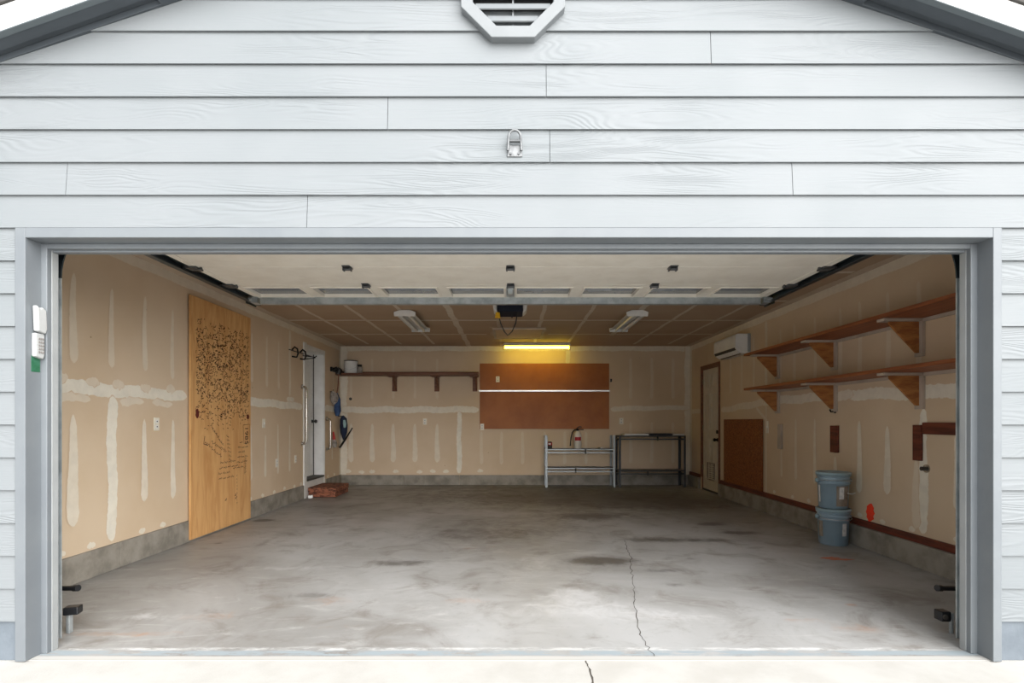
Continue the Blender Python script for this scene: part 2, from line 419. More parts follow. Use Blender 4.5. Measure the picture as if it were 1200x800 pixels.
# back wall
wb.ribbon((XL, 2.585), (XR, 2.585), .11, strength=.7, ends=False)
wb.ribbon((XL + .06, .2), (XL + .06, 2.6), .16, strength=.8, ends=False); wb.ribbon((XR - .05, .2), (XR - .05, 2.6), .14, strength=.75, ends=False)
wb.ribbon((XL, 1.42), (-.62, 1.43), .14, .14, .9); wb.ribbon((1.86, 1.44), (XR, 1.47), .11, .1, .8)
wb.ribbon((-1.0, .21), (-1.0, 1.4), .11, .1, 1); wb.ribbon((1.06, 2.28), (1.06, 2.6), .1, .1, .8)
for u in (-3.05, -2.65, -2.25, -1.84, -1.42): wb.ribbon((u, .42), (u, 1.17), .13, .06, .6, .1); wb.ribbon((u, 1.62), (u, 2.4), .06, .05, .28, .1)
for u in (-.58, -.2, .2, .62, 1.0, 1.4): wb.ribbon((u, .38), (u, 1.02), .08, .06, .35, .1)
for u in (2.25, 2.65, 3.05): wb.ribbon((u, 1.62), (u, 2.42), .08, .06, .35, .12); wb.ribbon((u, .4), (u, 1.2), .08, .06, .32, .12)
for u in (-3.1, -2.85, -2.65, -2.2, -1.75, -1.5, -1.25, -.6): wb.dab(u, .235 + random.uniform(0, .03), .06, .8)
# right wall
wr.ribbon((T, 2.60), (YB, 2.60), .15, strength=.6, wob=.05, ends=False)
wr.ribbon((.3, 1.4), (2.7, 1.47), .15, .12, .85); wr.ribbon((2.6, 1.47), (4.6, 1.47), .12, .12, .75); wr.ribbon((4.5, 1.46), (5.98, 1.38), .12, .1, .6); wr.ribbon((6.9, 1.38), (7.47, 1.4), .1, strength=.6)
wr.ribbon((7.42, .2), (7.42, 2.6), .1, strength=.75, ends=False)
wr.ribbon((1.70, .27), (1.70, 1.32), .13, .09, .95); wr.ribbon((1.78, .3), (1.78, .9), .12, .05, .4)
wr.ribbon((4.43, 1.5), (4.43, 2.55), .08, .08, .6); wr.ribbon((4.43, .25), (4.43, 1.42), .05, .05, .4)
for u in (1.3, 1.75, 2.12, 2.51, 2.82, 3.28, 3.72, 4.05, 4.8, 5.2, 5.6): wr.ribbon((u, 1.62), (u, 2.38), .08, .05, .34, .08, .012)
for u, z0, z1, w, st in ((1.36, .52, 1.14, .09, .75), (2.12, .54, 1.17, .11, .7), (2.51, .5, 1.22, .1, .7), (2.9, .5, .85, .09, .65), (3.28, .5, 1.24, .07, .55), (3.68, .5, 1.24, .07, .5), (4.02, .5, .9, .06, .45), (5.93, .3, 1.2, .06, .4)): wr.ribbon((u, z0), (u, z1), w * 1.1, w * .55, st, .08)
wr.ribbon((4.72, 1.4), (4.38, 1.2), .05, strength=.5)
for u in (1.36, 1.82, 2.18, 2.5, 3.1, 3.4, 3.75, 4.2): wr.dab(u, .295, .04, .8)
# ceiling
for x in (-2.65, -2.05, -1.44, .41, 1.02, 2.25, 2.88): wc.ribbon((x, .3), (x, YB - .25), .06, strength=.85)
wc.ribbon((-.81, .3), (-.81, YB), .1, strength=.9); wc.ribbon((1.65, .3), (1.65, 6.2), .1, strength=.8); wc.ribbon((-.2, .3), (-.2, YB), .05, strength=.4)
for y in (1.2, 2.42, 3.64, 4.86, 6.07): wc.ribbon((XL, y), (XR, y), .085, strength=.9)
wc.ribbon((XL + .05, T), (XL + .05, YB), .13, strength=.6, ends=False); wc.ribbon((XR - .05, T), (XR - .05, YB), .13, strength=.6, ends=False)
wc.ribbon((.1, 5.4), (.1, 6.55), 1.0, 1.0, .38, .05, 0, False)
# bodies behind the drywall faces
def hollow(mb, x0, x1, D):
    mb.box(x0, x1, T, D[0], -.05, ZC); mb.box(x0, x1, D[1], YB, -.05, ZC); mb.box(x0, x1, D[0], D[1], D[3], ZC)
hollow(wl.mb, XL - .2, XL - .004, D1); hollow(wr.mb, XR + .004, XR + .2, D2)
wb.mb.box(XL - .2, XR + .2, YB + .004, YB + .2, -.05, ZC)
wc.mb.box(XL - .2, XR + .2, T, YB + .2, ZC + .004, ZC + .14)
wall_left = tag(wl.mb.build('wall_left', MT['dry']), 'unpainted drywall with pale compound strips on the left side', 'wall', kind='structure')
wall_right = tag(wr.mb.build('wall_right', MT['dry']), 'unpainted drywall behind the two long shelves on the right side', 'wall', kind='structure')
wall_back = tag(wb.mb.build('wall_back', MT['dry']), 'unpainted drywall at the far end of the garage', 'wall', kind='structure')
ceiling = tag(wc.mb.build('ceiling', MT['dryc']), 'brown drywall ceiling with taped joints', 'ceiling', kind='structure')

# concrete stem walls
def stem(name, label, boxes):
    m = MB()
    for b in boxes: m.box(*b)
    return tag(m.build(name, MT['stem'], bevel=.006), label, 'baseboard', kind='structure')
stem('baseboard_left', 'bare concrete stem wall along the left drywall', [(XL - .05, XL + .02, T, 1.718, 0, .21), (XL - .05, XL + .02, 1.722, D1[0] - .1, 0, .21), (XL - .05, XL + .02, D1[1] + .09, YB, 0, .2)])
stem('baseboard_right', 'bare concrete stem wall along the right drywall', [(XR - .055, XR + .05, T, D2[0] - .09, 0, .2), (XR - .055, XR + .05, D2[1] + .08, YB, 0, .2)])
stem('baseboard_back', 'bare concrete stem wall under the far drywall', [(XL, -2.05, YB - .02, YB + .05, 0, .19), (-2.045, -1.0, YB - .02, YB + .05, 0, .19), (-.995, XR, YB - .02, YB + .05, 0, .19)])
tr = MB(); tr.box(XR - .03, XR + .01, T, D2[0] - .1, .2, .26); tr.box(XR - .03, XR + .01, D2[1] + .08, YB - .02, .2, .26)
tag(tr.build('trim_1', MT['redwood'], bevel=.004), 'dark red wood strip on top of the right concrete stem', 'trim', kind='structure')

# red spray dot on the right wall
m = MB(); pts = [(2.35 + .05 * math.sin(a * PI / 10) * (1 + .2 * math.sin(3 * a)), .345 + .085 * math.cos(a * PI / 10) * (1 + .1 * math.sin(5 * a))) for a in range(20)]
m.prism(pts, 'x', XR - .008, XR - .0005)
tag(m.build('paint_mark', MT['redspray'], wall_right), 'bright red spray paint blot')

# ------------------------------------------------------------------ facade
P0, REV = 2.177, .1647
APEX, SLOPE = 3.93, .355
def siding():
    m = MB()
    joints = {-2: [], -1: [], 0: [-1.03], 1: [-2.24, 1.41], 2: [.19], 3: [-.625], 4: [.172], 5: [1.0], 6: []}
    def course(x0, x1, z, cut=()):
        xs = [x0] + sorted(c for c in cut if x0 < c < x1) + [x1]
        for a, b in zip(xs, xs[1:]):
            a2 = a + (.0015 if a != x0 else 0); b2 = b - (.0015 if b != x1 else 0)
            m.prism([(-.02, z), (-.012, z), (-.0095, z + .035), (-.001, z + .04), (-.001, z + REV + .012), (-.006, z + REV + .012)], 'x', a2, b2)
    for k in range(0, 10): course(-6, 6, P0 + k * REV, joints.get(k, []))
    for k in range(-12, 0):
        course(-6, OL - .053, P0 + k * REV); course(OR + .045, 6, P0 + k * REV)
    # sheathing behind the boards
    m.box(-6, OL - .001, .0, T, 0, P0); m.box(OR + .001, 6, .0, T, 0, P0); m.box(-6, 6, .0, T, OT + .001, P0 + 10 * REV)
    m.box(-6, OL - .053, -.004, .0, .0, .2, 1); m.box(OR + .045, 6, -.004, .0, .0, .2, 1)
    return m.build('wall_front', [MT['siding'], MT['stem_ext']])
tag(siding(), 'light grey wood-grained lap siding around the garage opening', 'wall', kind='structure')

def jamb(name, label, boxes, vin):
    m = MB()
    for b in boxes: m.box(*b)
    for b in vin: m.box(*b, 1)
    return tag(m.build(name, [MT['trim'], MT['vinyl']], bevel=.003), label, 'trim', kind='structure')
j2 = jamb('trim_2', 'grey painted jamb at the left of the garage opening', [(OL - .052, OL, -.022, .085, 0, OT + .05), (OL - .03, OL + .03, .07, .1, 0, OT)], [(OL + .018, OL + .032, .098, .14, .0, OT - .02)])
jamb('trim_3', 'grey painted jamb at the right of the garage opening', [(OR, OR + .044, -.022, .085, 0, OT + .05), (OR - .034, OR + .03, .07, .1, 0, OT)], [(OR - .036, OR - .022, .098, .14, .0, OT - .02)])
jamb('trim_4', 'grey painted head board above the garage opening', [(OL, OR, -.022, .085, OT, OT + .05), (OL + .03, OR - .034, .07, .1, OT - .026, OT), (OL + .034, OR - .038, .099, .14, OT - .036, OT)], [])
# bare green patch under the keypad
tag(box(OL - .001, OL + .0015, .012, .062, 1.458, 1.54).build('paint_patch', MT['green'], j2), 'bare green patch below the white keypad')

# eaves
def rake(sgn, name, label):
    m = MB()
    def slab(y0, y1, d0, d1, mi, x0=0.0, x1=6.6):
        # board following the roof slope; d is height above the soffit line
        z = lambda x, d: APEX - SLOPE * x + d
        pts = [(sgn * x0, z(x0, d0)), (sgn * x1, z(x1, d0)), (sgn * x1, z(x1, d1)), (sgn * x0, z(x0, d1))]
        m.prism(pts, 'y', y0, y1, mi)
    slab(-.152, -.12, .0, .125, 4)           # white fascia board
    slab(-.1525, -.1195, -.0008, .006, 1)    # its grey lower edge
    slab(-.12, -.055, .006, .03, 0)          # soffit board
    slab(-.056, .0, .018, .045, 2)           # recessed strip beside the wall
    slab(-.024, -.0, -.014, .018, 3, 1.75)   # moulding against the siding
    slab(-.06, -.0, -.014, .02, 0, 1.66, 1.757)  # lookout block
    return tag(m.build(name, [MT['eave'], MT['eave_light'], MT['eave'], MT['eave'], MT['fascia']], bevel=.002), label, 'trim', kind='structure')
rake(-1, 'trim_5', 'white fascia and dark grey soffit under the left roof slope')
rake(1, 'trim_6', 'white fascia and dark grey soffit under the right roof slope')
m = MB()
for sgn in (-1, 1):
    m.prism([(0, APEX + .126), (sgn * 6.6, APEX + .126 - SLOPE * 6.6), (sgn * 6.6, APEX + .145 - SLOPE * 6.6), (0, APEX + .145)], 'y', -.165, 7.8)
tag(m.build('roof', MT['shingle']), 'shingled gable roof over the garage', 'roof', kind='structure')

# ------------------------------------------------------------------ gable vent
VX, VZ = .005, 3.363
def octagon(r, cz=VZ): return [(VX + r / math.cos(PI / 8) * math.cos(PI / 8 + k * PI / 4), cz + r / math.cos(PI / 8) * math.sin(PI / 8 + k * PI / 4)) for k in range(8)]
g = empty('gable_vent', (VX, -.016, VZ), 'white octagonal louvred vent high on the gable siding', 'vent')
MB().ring(octagon(.258), octagon(.2), 'y', -.058, -.002).build('frame', MT['louv'], g, bevel=.004)
MB().prism(octagon(.202), 'y', -.012, -.006).build('screen', MT['cavity'], g)
for k in range(-3, 4):
    zz = VZ - .032 + k * .062
    hw = min(.2, .2 + .2 * math.sqrt(2) - .2 - max(0, abs(zz - VZ) - .0)) if abs(zz - VZ) > .083 else .2
    hw = .2 if abs(zz - VZ) < .08 else max(.06, .2 - (abs(zz - VZ) - .08))
    MB().prism([(-.05, zz - .016), (-.044, zz - .019), (-.026, zz + .018), (-.032, zz + .022)], 'x', VX - hw, VX + hw).build('louvre', MT['louv'], g)
box(VX - .004, VX + .004, -.03, -.012, VZ - .19, VZ + .19).build('mullion', MT['louv'], g)

# flag-holder style hook on the siding
HX, HZ = .013, 2.59
g = empty('hook_bracket', (HX, -.016, HZ), 'small silver metal hook plate screwed to the siding above the door', 'hook')
MB().prism([(HX - .038, HZ - .06), (HX + .04, HZ - .06), (HX + .032, HZ + .0), (HX - .03, HZ + .0)], 'y', -.024, -.012).build('plate', MT['zinc'], g, bevel=.003)
arch = [(HX - .034, -.035, HZ - .035)] + [(HX + .03 * math.cos(PI - a * PI / 8), -.04, HZ + .03 + .035 * math.sin(a * PI / 8)) for a in range(9)] + [(HX + .034, -.035, HZ - .035)]
MB().tube(arch, .0065, 8).build('loop', MT['zinc'], g)
MB().tube([(HX - .026, -.036, HZ + .012), (HX + .026, -.036, HZ + .012)], .009, 8).build('pin', MT['hinge'], g)
for sx in (-.02, .02): MB().tube([(HX + sx, -.03, HZ - .045), (HX + sx, -.02, HZ - .045)], .006, 8).build('screw', MT['hinge'], g)

# ------------------------------------------------------------------ keypad on the left jamb (faces the opening)
g = empty('door_keypad', (OL, .04, 1.52), 'white garage door keypad with flipped-up cover on the left jamb', 'keypad')
MB().prism([(.012, 1.535), (.06, 1.525), (.066, 1.55), (.066, 1.655), (.012, 1.655)], 'x', OL, OL + .024).build('body', MT['keyp'], g, bevel=.006)
MB().prism([(.016, 1.665), (.062, 1.655), (.07, 1.68), (.066, 1.775), (.044, 1.79), (.03, 1.78), (.01, 1.795)], 'x', OL + .006, OL + .034).build('cover', MT['keyp'], g, bevel=.006)
for r in range(5):
    for c in range(3):
        MB().box(OL + .023, OL + .0265, .027 + c * .012, .035 + c * .012, 1.553 + r * .017, 1.563 + r * .017).build('button', MT['keyb'], g)

# ------------------------------------------------------------------ safety sensors and rods at the foot of the tracks
for sgn, x, side in ((1, -2.50, 'left'), (-1, 2.45, 'right')):
    g = empty('safety_sensor', (x, .36, .0), f'small black door sensor on a bracket near the floor by the {side} jamb', 'sensor', 'sensors at the door foot')
    if sgn == 1:
        box(x - .03, x - .01, .33, .36, .0, .12).build('bracket', MT['galv'], g, bevel=.004)
        MB().obox((x - .015 + .01, .35, .13), (.036, .01, 0), (-.008, .03, 0), (0, 0, .022)).build('housing', MT['black'], g, bevel=.006)
    else:
        box(x + .02, x + .05, .32, .36, .085, .12).build('bracket', MT['galv'], g, bevel=.004)
        box(x + .04, x + .055, .33, .35, .0, .12).build('post', MT['galv'], g, bevel=.003)
        box(x - .03, x + .025, .31, .37, .075, .132).build('housing', MT['black'], g, bevel=.006)
        MB().tube([(x - .012, .311, .104), (x - .012, .302, .104)], .014, 12).build('lens', MT['slot'], g)
    g = empty('rod', (x - sgn * .06, .42, .26), f'black capped rod end above the floor sensor by the {side} jamb', 'rod', 'rods above the door sensors')
    MB().tube([(x - sgn * .28, .42, .23), (x + sgn * .0, .36, .25), (x + sgn * .02, .355, .252)], .014, 10).build('shaft', MT['black'], g)
    MB().tube([(x - sgn * .005, .36, .25), (x + sgn * .022, .354, .253)], .0185, 12).build('cap', MT['black'], g)

# ------------------------------------------------------------------ open sectional garage door, lying under the ceiling
DXL, DXR, DZ = -2.425, 2.395, 2.375      # inner face looks down at z = DZ
g = empty('garage_door', (-.015, 1.36, DZ), 'open cream sectional garage door lying flat under the ceiling', 'garage door')
ys = [.31, .836, 1.362, 1.888, 2.414]
for k in range(4):
    a, b = ys[k] + .002, ys[k + 1] - .002
    m = MB()
    if k < 3:
        m.box(DXL, DXR, a, b, DZ, DZ + .04)
        for x in ([DXL, DXR - .06]): m.box(x, x + .06, a, b, DZ - .006, DZ)
        sec = m.build('section', MT['doorcream'], g, bevel=.003)
    else:
        # window section: rails, stiles and eight panes
        w0, w1 = a + .1, b - .1
        m.box(DXL, DXR, a, w0, DZ, DZ + .04); m.box(DXL, DXR, w1, b, DZ, DZ + .04)
        pitch = .598; cx0 = -.015 - 3.5 * pitch; prev = DXL
        for q in range(8):
            xa, xb = cx0 + q * pitch - .24, cx0 + q * pitch + .24
            m.box(prev, xa, w0, w1, DZ, DZ + .04); prev = xb
        m.box(prev, DXR, w0, w1, DZ, DZ + .04)
        for q in range(8):
            xa, xb = cx0 + q * pitch - .24, cx0 + q * pitch + .24
            m.ring([(xa - .018, w0 - .018), (xb + .018, w0 - .018), (xb + .018, w1 + .018), (xa - .018, w1 + .018)], [(xa, w0), (xb, w0), (xb, w1), (xa, w1)], 'z', DZ - .008, DZ)
        sec = m.build('section', MT['doorcream'], g, bevel=.002)
        for q in range(8):
            xa, xb = cx0 + q * pitch - .239, cx0 + q * pitch + .239
            box(xa, xb, w0 + .001, w1 - .001, DZ + .022, DZ + .03).build('pane', MT['glass'], sec)
def hinge(x, y):
    m = MB(); m.box(x - .03, x + .03, y - .05, y + .05, DZ - .005, DZ - .0005)
    m.tube([(x - .034, y, DZ - .016), (x + .034, y, DZ - .016)], .012, 8)
    m.box(x - .032, x - .022, y - .02, y + .02, DZ - .03, DZ); m.box(x + .022, x + .032, y - .02, y + .02, DZ - .03, DZ)
    m.build('hinge', MT['hinge'], g)
for y in ys[1:4]:
    for x in (-1.25, -.012, 1.22): hinge(x, y)
# strut at the rear edge, a steel hat channel
MB().prism([(2.352, DZ - .001), (2.352, DZ - .062), (2.41, DZ - .062), (2.41, DZ - .001), (2.402, DZ - .001), (2.402, DZ - .054), (2.36, DZ - .054), (2.36, DZ - .001)], 'x', DXL + .05, DXR - .05).build('strut', MT['galv'], g)
for sgn, X in ((-1, DXL), (1, DXR)):
    for y in ys[1:4]:
        b = MB(); b.box(X - .055 if sgn > 0 else X - .03, X + .03 if sgn > 0 else X + .055, y - .05, y + .05, DZ - .02, DZ - .0005); b.tube([(X - sgn * .07, y, DZ - .014), (X + sgn * .01, y, DZ - .014)], .014, 8)
        b.build('roller_bracket', MT['hinge'], g)
        MB().tube([(X, y, DZ + .0 - .008), (X + sgn * .075, y, DZ - .008)], .006, 8).tube([(X + sgn * .06, y, DZ - .008), (X + sgn * .075, y, DZ - .008)], .021, 16).build('roller', MT['hinge'], g)
    b = MB(); b.box(X - .03, X + .03, 2.33, 2.43, DZ - .055, DZ - .0005); b.tube([(X - .02, 2.34, DZ - .02), (X + sgn * .05, 2.34, DZ - .02)], .02, 10)
    b.build('top_bracket', MT['galv'], g)
# drawbar that ties the door to the opener carriage
b = MB(); b.box(-.05, .02, 1.96, 2.3, DZ - .01, DZ - .0005); b.tube([(-.015, 2.1, DZ - .03), (-.015, 2.5, DZ + .02)], .012, 8); b.box(-.035, .005, 2.02, 2.12, DZ - .05, DZ)
b.build('arm', MT['galv'], g)

# tracks
def track(sgn, X, label):
    g = empty('door_track', (X, .2, 0), label, 'track', 'tracks of the garage door')
    def sect(c, n):      # C profile swept in the plane x = X; c point, n inward normal (towards the curve centre)
        o = []
        for dx, dn in ((.0, -.028), (.045, -.028), (.045, -.02), (.008, -.02), (.008, .02), (.045, .02), (.045, .028), (.0, .028)):
            o.append((X - sgn * .0 - (-sgn) * 0 + (-sgn) * dx, c[0] + n[0] * dn, c[1] + n[1] * dn))
        return o
    def sweep(path, name, mat):
        vs = []
        for c, n in path: vs += sect(c, n)
        k = len(path)
        fs = [(i * 8 + q, i * 8 + (q + 1) % 8, (i + 1) * 8 + (q + 1) % 8, (i + 1) * 8 + q) for i in range(k - 1) for q in range(8)]
        fs += [list(range(8))[::-1], [(k - 1) * 8 + q for q in range(8)]]
        return MB().add(vs, fs).build(name, mat, g)
    R, YV, ZH = .38, .2, DZ - .008
    sweep([((YV, .02), (1, 0)), ((YV, ZH - R), (1, 0))], 'vertical_track', MT['galv'])
    sweep([((YV + R - R * math.cos(a * PI / 24), ZH - R + R * math.sin(a * PI / 24)), (math.cos(a * PI / 24), -math.sin(a * PI / 24))) for a in range(13)], 'curved_track', MT['track'])
    sweep([((YV + R, ZH), (0, -1)), ((2.56, ZH), (0, -1))], 'horizontal_track', MT['track'])
    h = MB(); h.box(X, X + sgn * .035, 2.42, 2.46, ZH - .035, ZC - .002); h.box(X, X + sgn * .004, 2.36, 2.56, ZH - .045, ZH + .04)
    h.build('hanger', MT['track'], g)
    for z in (.4, 1.1, 1.8): box(X, X + sgn * .006, .142, .21, z, z + .08).build('wall_clip', MT['galv'], g)
    f = MB(); f.prism([(.142, ZH - .42), (.24, ZH - .42), (.3, ZH - .1), (.34, ZH + .05), (.142, ZH + .05)], 'x', X + sgn * .002, X + sgn * .006)
    f.build('flag_bracket', MT['track'], g)
track(-1, -2.51, 'steel garage door track curving up on the left side')
track(1, 2.475, 'steel garage door track curving up on the right side')

# ------------------------------------------------------------------ opener
OX, OY = -.02, 3.05
g = empty('door_opener', (OX, OY, ZC), 'dark garage door opener hanging from the ceiling with a looped black wire', 'opener')
box(OX - .135, OX + .135, OY - .15, OY + .17, 2.355, 2.45).build('housing', MT['navy'], g, bevel=.012)
for sx in (-1, 1):
    MB().prism([(OX + sx * .136, 2.35), (OX + sx * .175, 2.38), (OX + sx * .185, 2.44), (OX + sx * .136, 2.45)], 'y', OY - .1, OY + .12).build('lens', MT['lens'], g, bevel=.01)
    box(OX + sx * .1 - .015, OX + sx * .1 + .015, OY - .01, OY + .02, 2.448, ZC - .001).build('hanger', MT['galv'], g)
box(OX - .02, OX + .02, .2, OY - .14, 2.44, 2.475).build('rail', MT['galv'], g)
MB().tube([(OX - .115, OY - .1, 2.34), (OX - .115, OY - .1, 2.30), (OX - .1, OY - .1, 2.24), (OX - .06, OY - .1, 2.15), (OX - .025, OY - .1, 2.11), (OX + .02, OY - .1, 2.15), (OX + .06, OY - .1, 2.24), (OX + .075, OY - .1, 2.34)], .006, 8).build('wire', MT['black'], g)
MB().tube([(OX - .13, OY - .12, 2.345), (OX - .13, OY - .12, 2.29)], [.022, .03], 14).build('knob', MT['yellow'], g)
MB().tube([(OX + .02, OY - .12, 2.34), (OX + .02, OY - .12, 2.29)], .007, 8).build('antenna', MT['black'], g)

# ------------------------------------------------------------------ ceiling lights
def strip_light(x, y, label):
    g = empty('strip_light', (x, y, ZC), label, 'ceiling light', 'unlit strip lights on the ceiling')
    box(x - .06, x + .06, y - .6, y + .6, 2.58, ZC - .001).build('housing', MT['refl'], g, bevel=.004)
    MB().prism([(x - .13, 2.575), (x - .125, 2.57), (x - .05, 2.592), (x + .05, 2.592), (x + .125, 2.57), (x + .13, 2.575), (x + .055, 2.6), (x - .055, 2.6)], 'y', y - .6, y + .6).build('reflector', MT['refl'], g)
    for sx in (-.055, .055): MB().tube([(x + sx, y - .585, 2.555), (x + sx, y + .585, 2.555)], .017, 12).build('tube', MT['tube_off'], g)
    for e in (-1, 1): MB().prism([(x - .14, 2.6), (x - .135, 2.545), (x + .135, 2.545), (x + .14, 2.6), (x + .07, 2.625), (x - .07, 2.625)], 'y', y + e * .6 - .012, y + e * .6 + .012).build('end_plate', MT['white'], g, bevel=.004)
strip_light(-1.37, 4.75, 'unlit two-tube strip light on the ceiling near the left wall')
strip_light(1.6, 4.75, 'unlit two-tube strip light on the ceiling near the right wall')
LX, LY = .45, 7.05
g = empty('strip_light', (LX, LY, ZC), 'glowing yellow strip light above the brown hardboard panel', 'ceiling light')
box(LX - .6, LX + .6, LY - .04, LY + .08, 2.575, ZC - .001).build('housing', MT['refl'], g, bevel=.004)
MB().tube([(LX - .585, LY + .01, 2.548), (LX + .585, LY + .01, 2.548)], .022, 12).build('tube', MT['tube_on'], g)
for e in (-1, 1): box(LX + e * .6 - .012, LX + e * .6 + .012, LY - .04, LY + .08, 2.52, 2.6).build('end_cap', MT['refl'], g, bevel=.004)

g = empty('attic_hatch', (.1, 5.98, ZC), 'pale rectangular access hatch in the ceiling beyond the door opener', 'hatch')
box(-.26, .47, 5.55, 6.42, ZC - .018, ZC - .0025).build('panel', MT['hatch'], g, bevel=.003)
MB().ring([(-.3, 5.5), (.51, 5.5), (.51, 6.47), (-.3, 6.47)], [(-.262, 5.548), (.472, 5.548), (.472, 6.422), (-.262, 6.422)], 'z', ZC - .02, ZC - .0025).build('frame', MT['cleat'], g)

# ------------------------------------------------------------------ plywood sheet with handwriting
PX = XL + .022
g = empty('plywood_sheet', (PX, 3.27, .02), 'tall plywood sheet covered in black handwriting leaning on the left wall', 'board')
m = MB(); m.box(PX, PX + .018, 2.655, 3.885, .02, 2.47)
sheet_mb = m
FX = PX + .0185
def stroke(mb, pts, w=.008):
    vs = []
    for i, p in enumerate(pts):
        a = pts[max(i - 1, 0)]; b = pts[min(i + 1, len(pts) - 1)]
        d = Vector((b[0] - a[0], b[1] - a[1])); d = d.normalized() if d.length > 1e-6 else Vector((1, 0)); n = Vector((-d.y, d.x)) * w * .5
        vs += [(FX + .0004, p[0] - n.x, p[1] - n.y), (FX + .0004, p[0] + n.x, p[1] + n.y)]
    mb.add(vs, [(2 * i, 2 * i + 1, 2 * i + 3, 2 * i + 2) for i in range(len(pts) - 1)], 1)
def scribble(mb, u, v, length, h, ang=0, w=.007):
    """one illegible handwritten word"""
    n = max(3, int(length / (h * .4))); ca, sa = math.cos(ang), math.sin(ang); pts = []
    for i in range(n + 1):
        du = length * i / n; dv = h * (random.uniform(.15, .9) if i % 2 else random.uniform(-.2, .25))
        pts.append((u + du * ca - dv * sa, v + du * sa + dv * ca))
    stroke(mb, pts, w)
mb = sheet_mb
for _ in range(1500):
    u = random.uniform(2.74, 3.82); v = random.uniform(1.22, 2.26)
    if v < 1.42 and random.random() < .45: continue
    if v > 2.12 and random.random() < .45: continue
    if random.random() < .12: v = random.uniform(1.1, 2.2)
    scribble(mb, u, v, random.uniform(.014, .045), random.uniform(.01, .02), random.choice([0, .2, -.3, .6, 1.2, -1.2]) + random.uniform(-.2, .2), .006)
mb = sheet_mb                                 # larger notes lower down, slanting
for k in range(7): scribble(mb, 3.0 + .035 * k, 1.15 - .03 * k, .06, .035, -.6, .007)
for k in range(6): scribble(mb, 3.02 + .05 * k, .98 - .022 * k, .05, .045, -.45, .008); scribble(mb, 2.9 + .055 * k, .98 - .03 * k, .05, .04, -.5, .008)
stroke(mb, [(2.9, 1.05), (2.88, .97), (2.96, .95)], .009)
for k in range(7): scribble(mb, 3.32 + .01 * k, 1.04 - .045 * k, .06, .025, -.3, .006)
for k, (u, n) in enumerate(((3.2, 4), (3.18, 5), (3.16, 3), (3.17, 4))):
    for q in range(n): scribble(mb, u + q * .085, .74 - k * .058, .065, .026, .02, .0075)
for k, (u, n) in enumerate(((3.62, 1), (3.58, 3), (3.59, 2), (3.57, 3), (3.56, 3), (3.47, 3))):
    for q in range(n): scribble(mb, u + q * .085, .95 - k * .058, .065, .026, .04, .0075)
for k in range(6): scribble(mb, 3.74, .72 - .03 * k, .05, .03, .8, .006)
for k in range(9): scribble(mb, 3.55 + random.uniform(-.01, .01), .58 - .04 * k, .02, .02, -1.4, .005)
for u, v in ((3.3, .31), (3.52, .3), (3.51, .34)): scribble(mb, u, v, .03, .03, .2, .012)
# box drawn round the date
stroke(mb, [(3.7, 1.16), (3.86, 1.17), (3.865, .95), (3.72, .94), (3.7, 1.16)], .006)
sh = mb.build('panel', [MT['sheet'], MT['ink']], g)
cu = bpy.data.curves.new('date', 'FONT'); cu.body = '1985'; cu.size = .11; cu.extrude = .0004; cu.space_character = 1.02
to = bpy.data.objects.new('date', cu); COL.objects.link(to); dg = bpy.context.evaluated_depsgraph_get(); dg.update()
me = bpy.data.meshes.new_from_object(to.evaluated_get(dg)); bpy.data.objects.remove(to); me.name = 'date'
dt = bpy.data.objects.new('date', me); COL.objects.link(dt); me.materials.clear(); me.materials.append(MT['ink']); dt.parent = sh
# text x runs down the sheet, its top points along +Y (away from the viewer), face towards the room
rot = Matrix(((0, 0, 1), (0, 1, 0), (-1, 0, 0)))
me.transform(rot.to_4x4()); dt.location = Vector((FX + .001, 3.745, 1.145)) - Vector(g.location); dt['label'] = 'handwritten year 1985 in a drawn box'
for (u, v, ru, rv) in ((2.765, 1.285, .03, .05), (3.815, 1.26, .03, .03)):
    MB().prism([(u + ru * math.cos(a * PI / 9) * (1 + .15 * math.sin(2 * a)), v + rv * math.sin(a * PI / 9)) for a in range(18)], 'x', PX + .017, FX + .0012).build('knot', MT['knot'], sh)

# ------------------------------------------------------------------ switches and outlets
def plate(kind, wall, u, v, label, w=.072, h=.118, group=None):
    P = {'l': lambda a, b, d: (XL + d, a, b), 'r': lambda a, b, d: (XR - d, a, b), 'b': lambda a, b, d: (a, YB - d, b)}[wall]
    g = empty('light_switch' if kind == 'switch' else 'power_outlet', P(u, v, 0), label, 'switch' if kind == 'switch' else 'outlet', group)
    def bx(du0, du1, dv0, dv1, d0, d1):
        a, b = P(u + du0, v + dv0, d0), P(u + du1, v + dv1, d1)
        return box(min(a[0], b[0]), max(a[0], b[0]), min(a[1], b[1]), max(a[1], b[1]), min(a[2], b[2]), max(a[2], b[2]))
    d = .001
    bx(-w / 2, w / 2, -h / 2, h / 2, d, d + .008).build('plate', MT['ivory'], g, bevel=.003)
    if kind == 'switch': bx(-.006, .006, -.012, .012, d + .007, d + .02).build('toggle', MT['plastic'], g, bevel=.002)
    else:
        for s in (-.024, .024):
            r = bx(-.017, .017, s - .014, s + .014, d + .007, d + .0105).build('receptacle', MT['plastic'], g, bevel=.003)
            bx(-.007, .008, s - .005, s + .006, d + .01, d + .0112).build('slots', MT['slot'], r)
    return g
plate('outlet', 'l', 2.19, 1.18, 'white outlet plate on the left wall before the plywood sheet')
plate('switch', 'l', 4.31, 1.18, 'ivory switch plate high on the left wall just past the plywood sheet')
plate('outlet', 'l', 4.70, .63, 'low ivory outlet midway between plywood sheet and white entry door')
plate('outlet', 'l', 5.34, .64, 'low ivory outlet right beside the white entry door casing')
plate('outlet', 'b', -1.65, 1.2, 'ivory outlet on the far wall under the dark shelf')
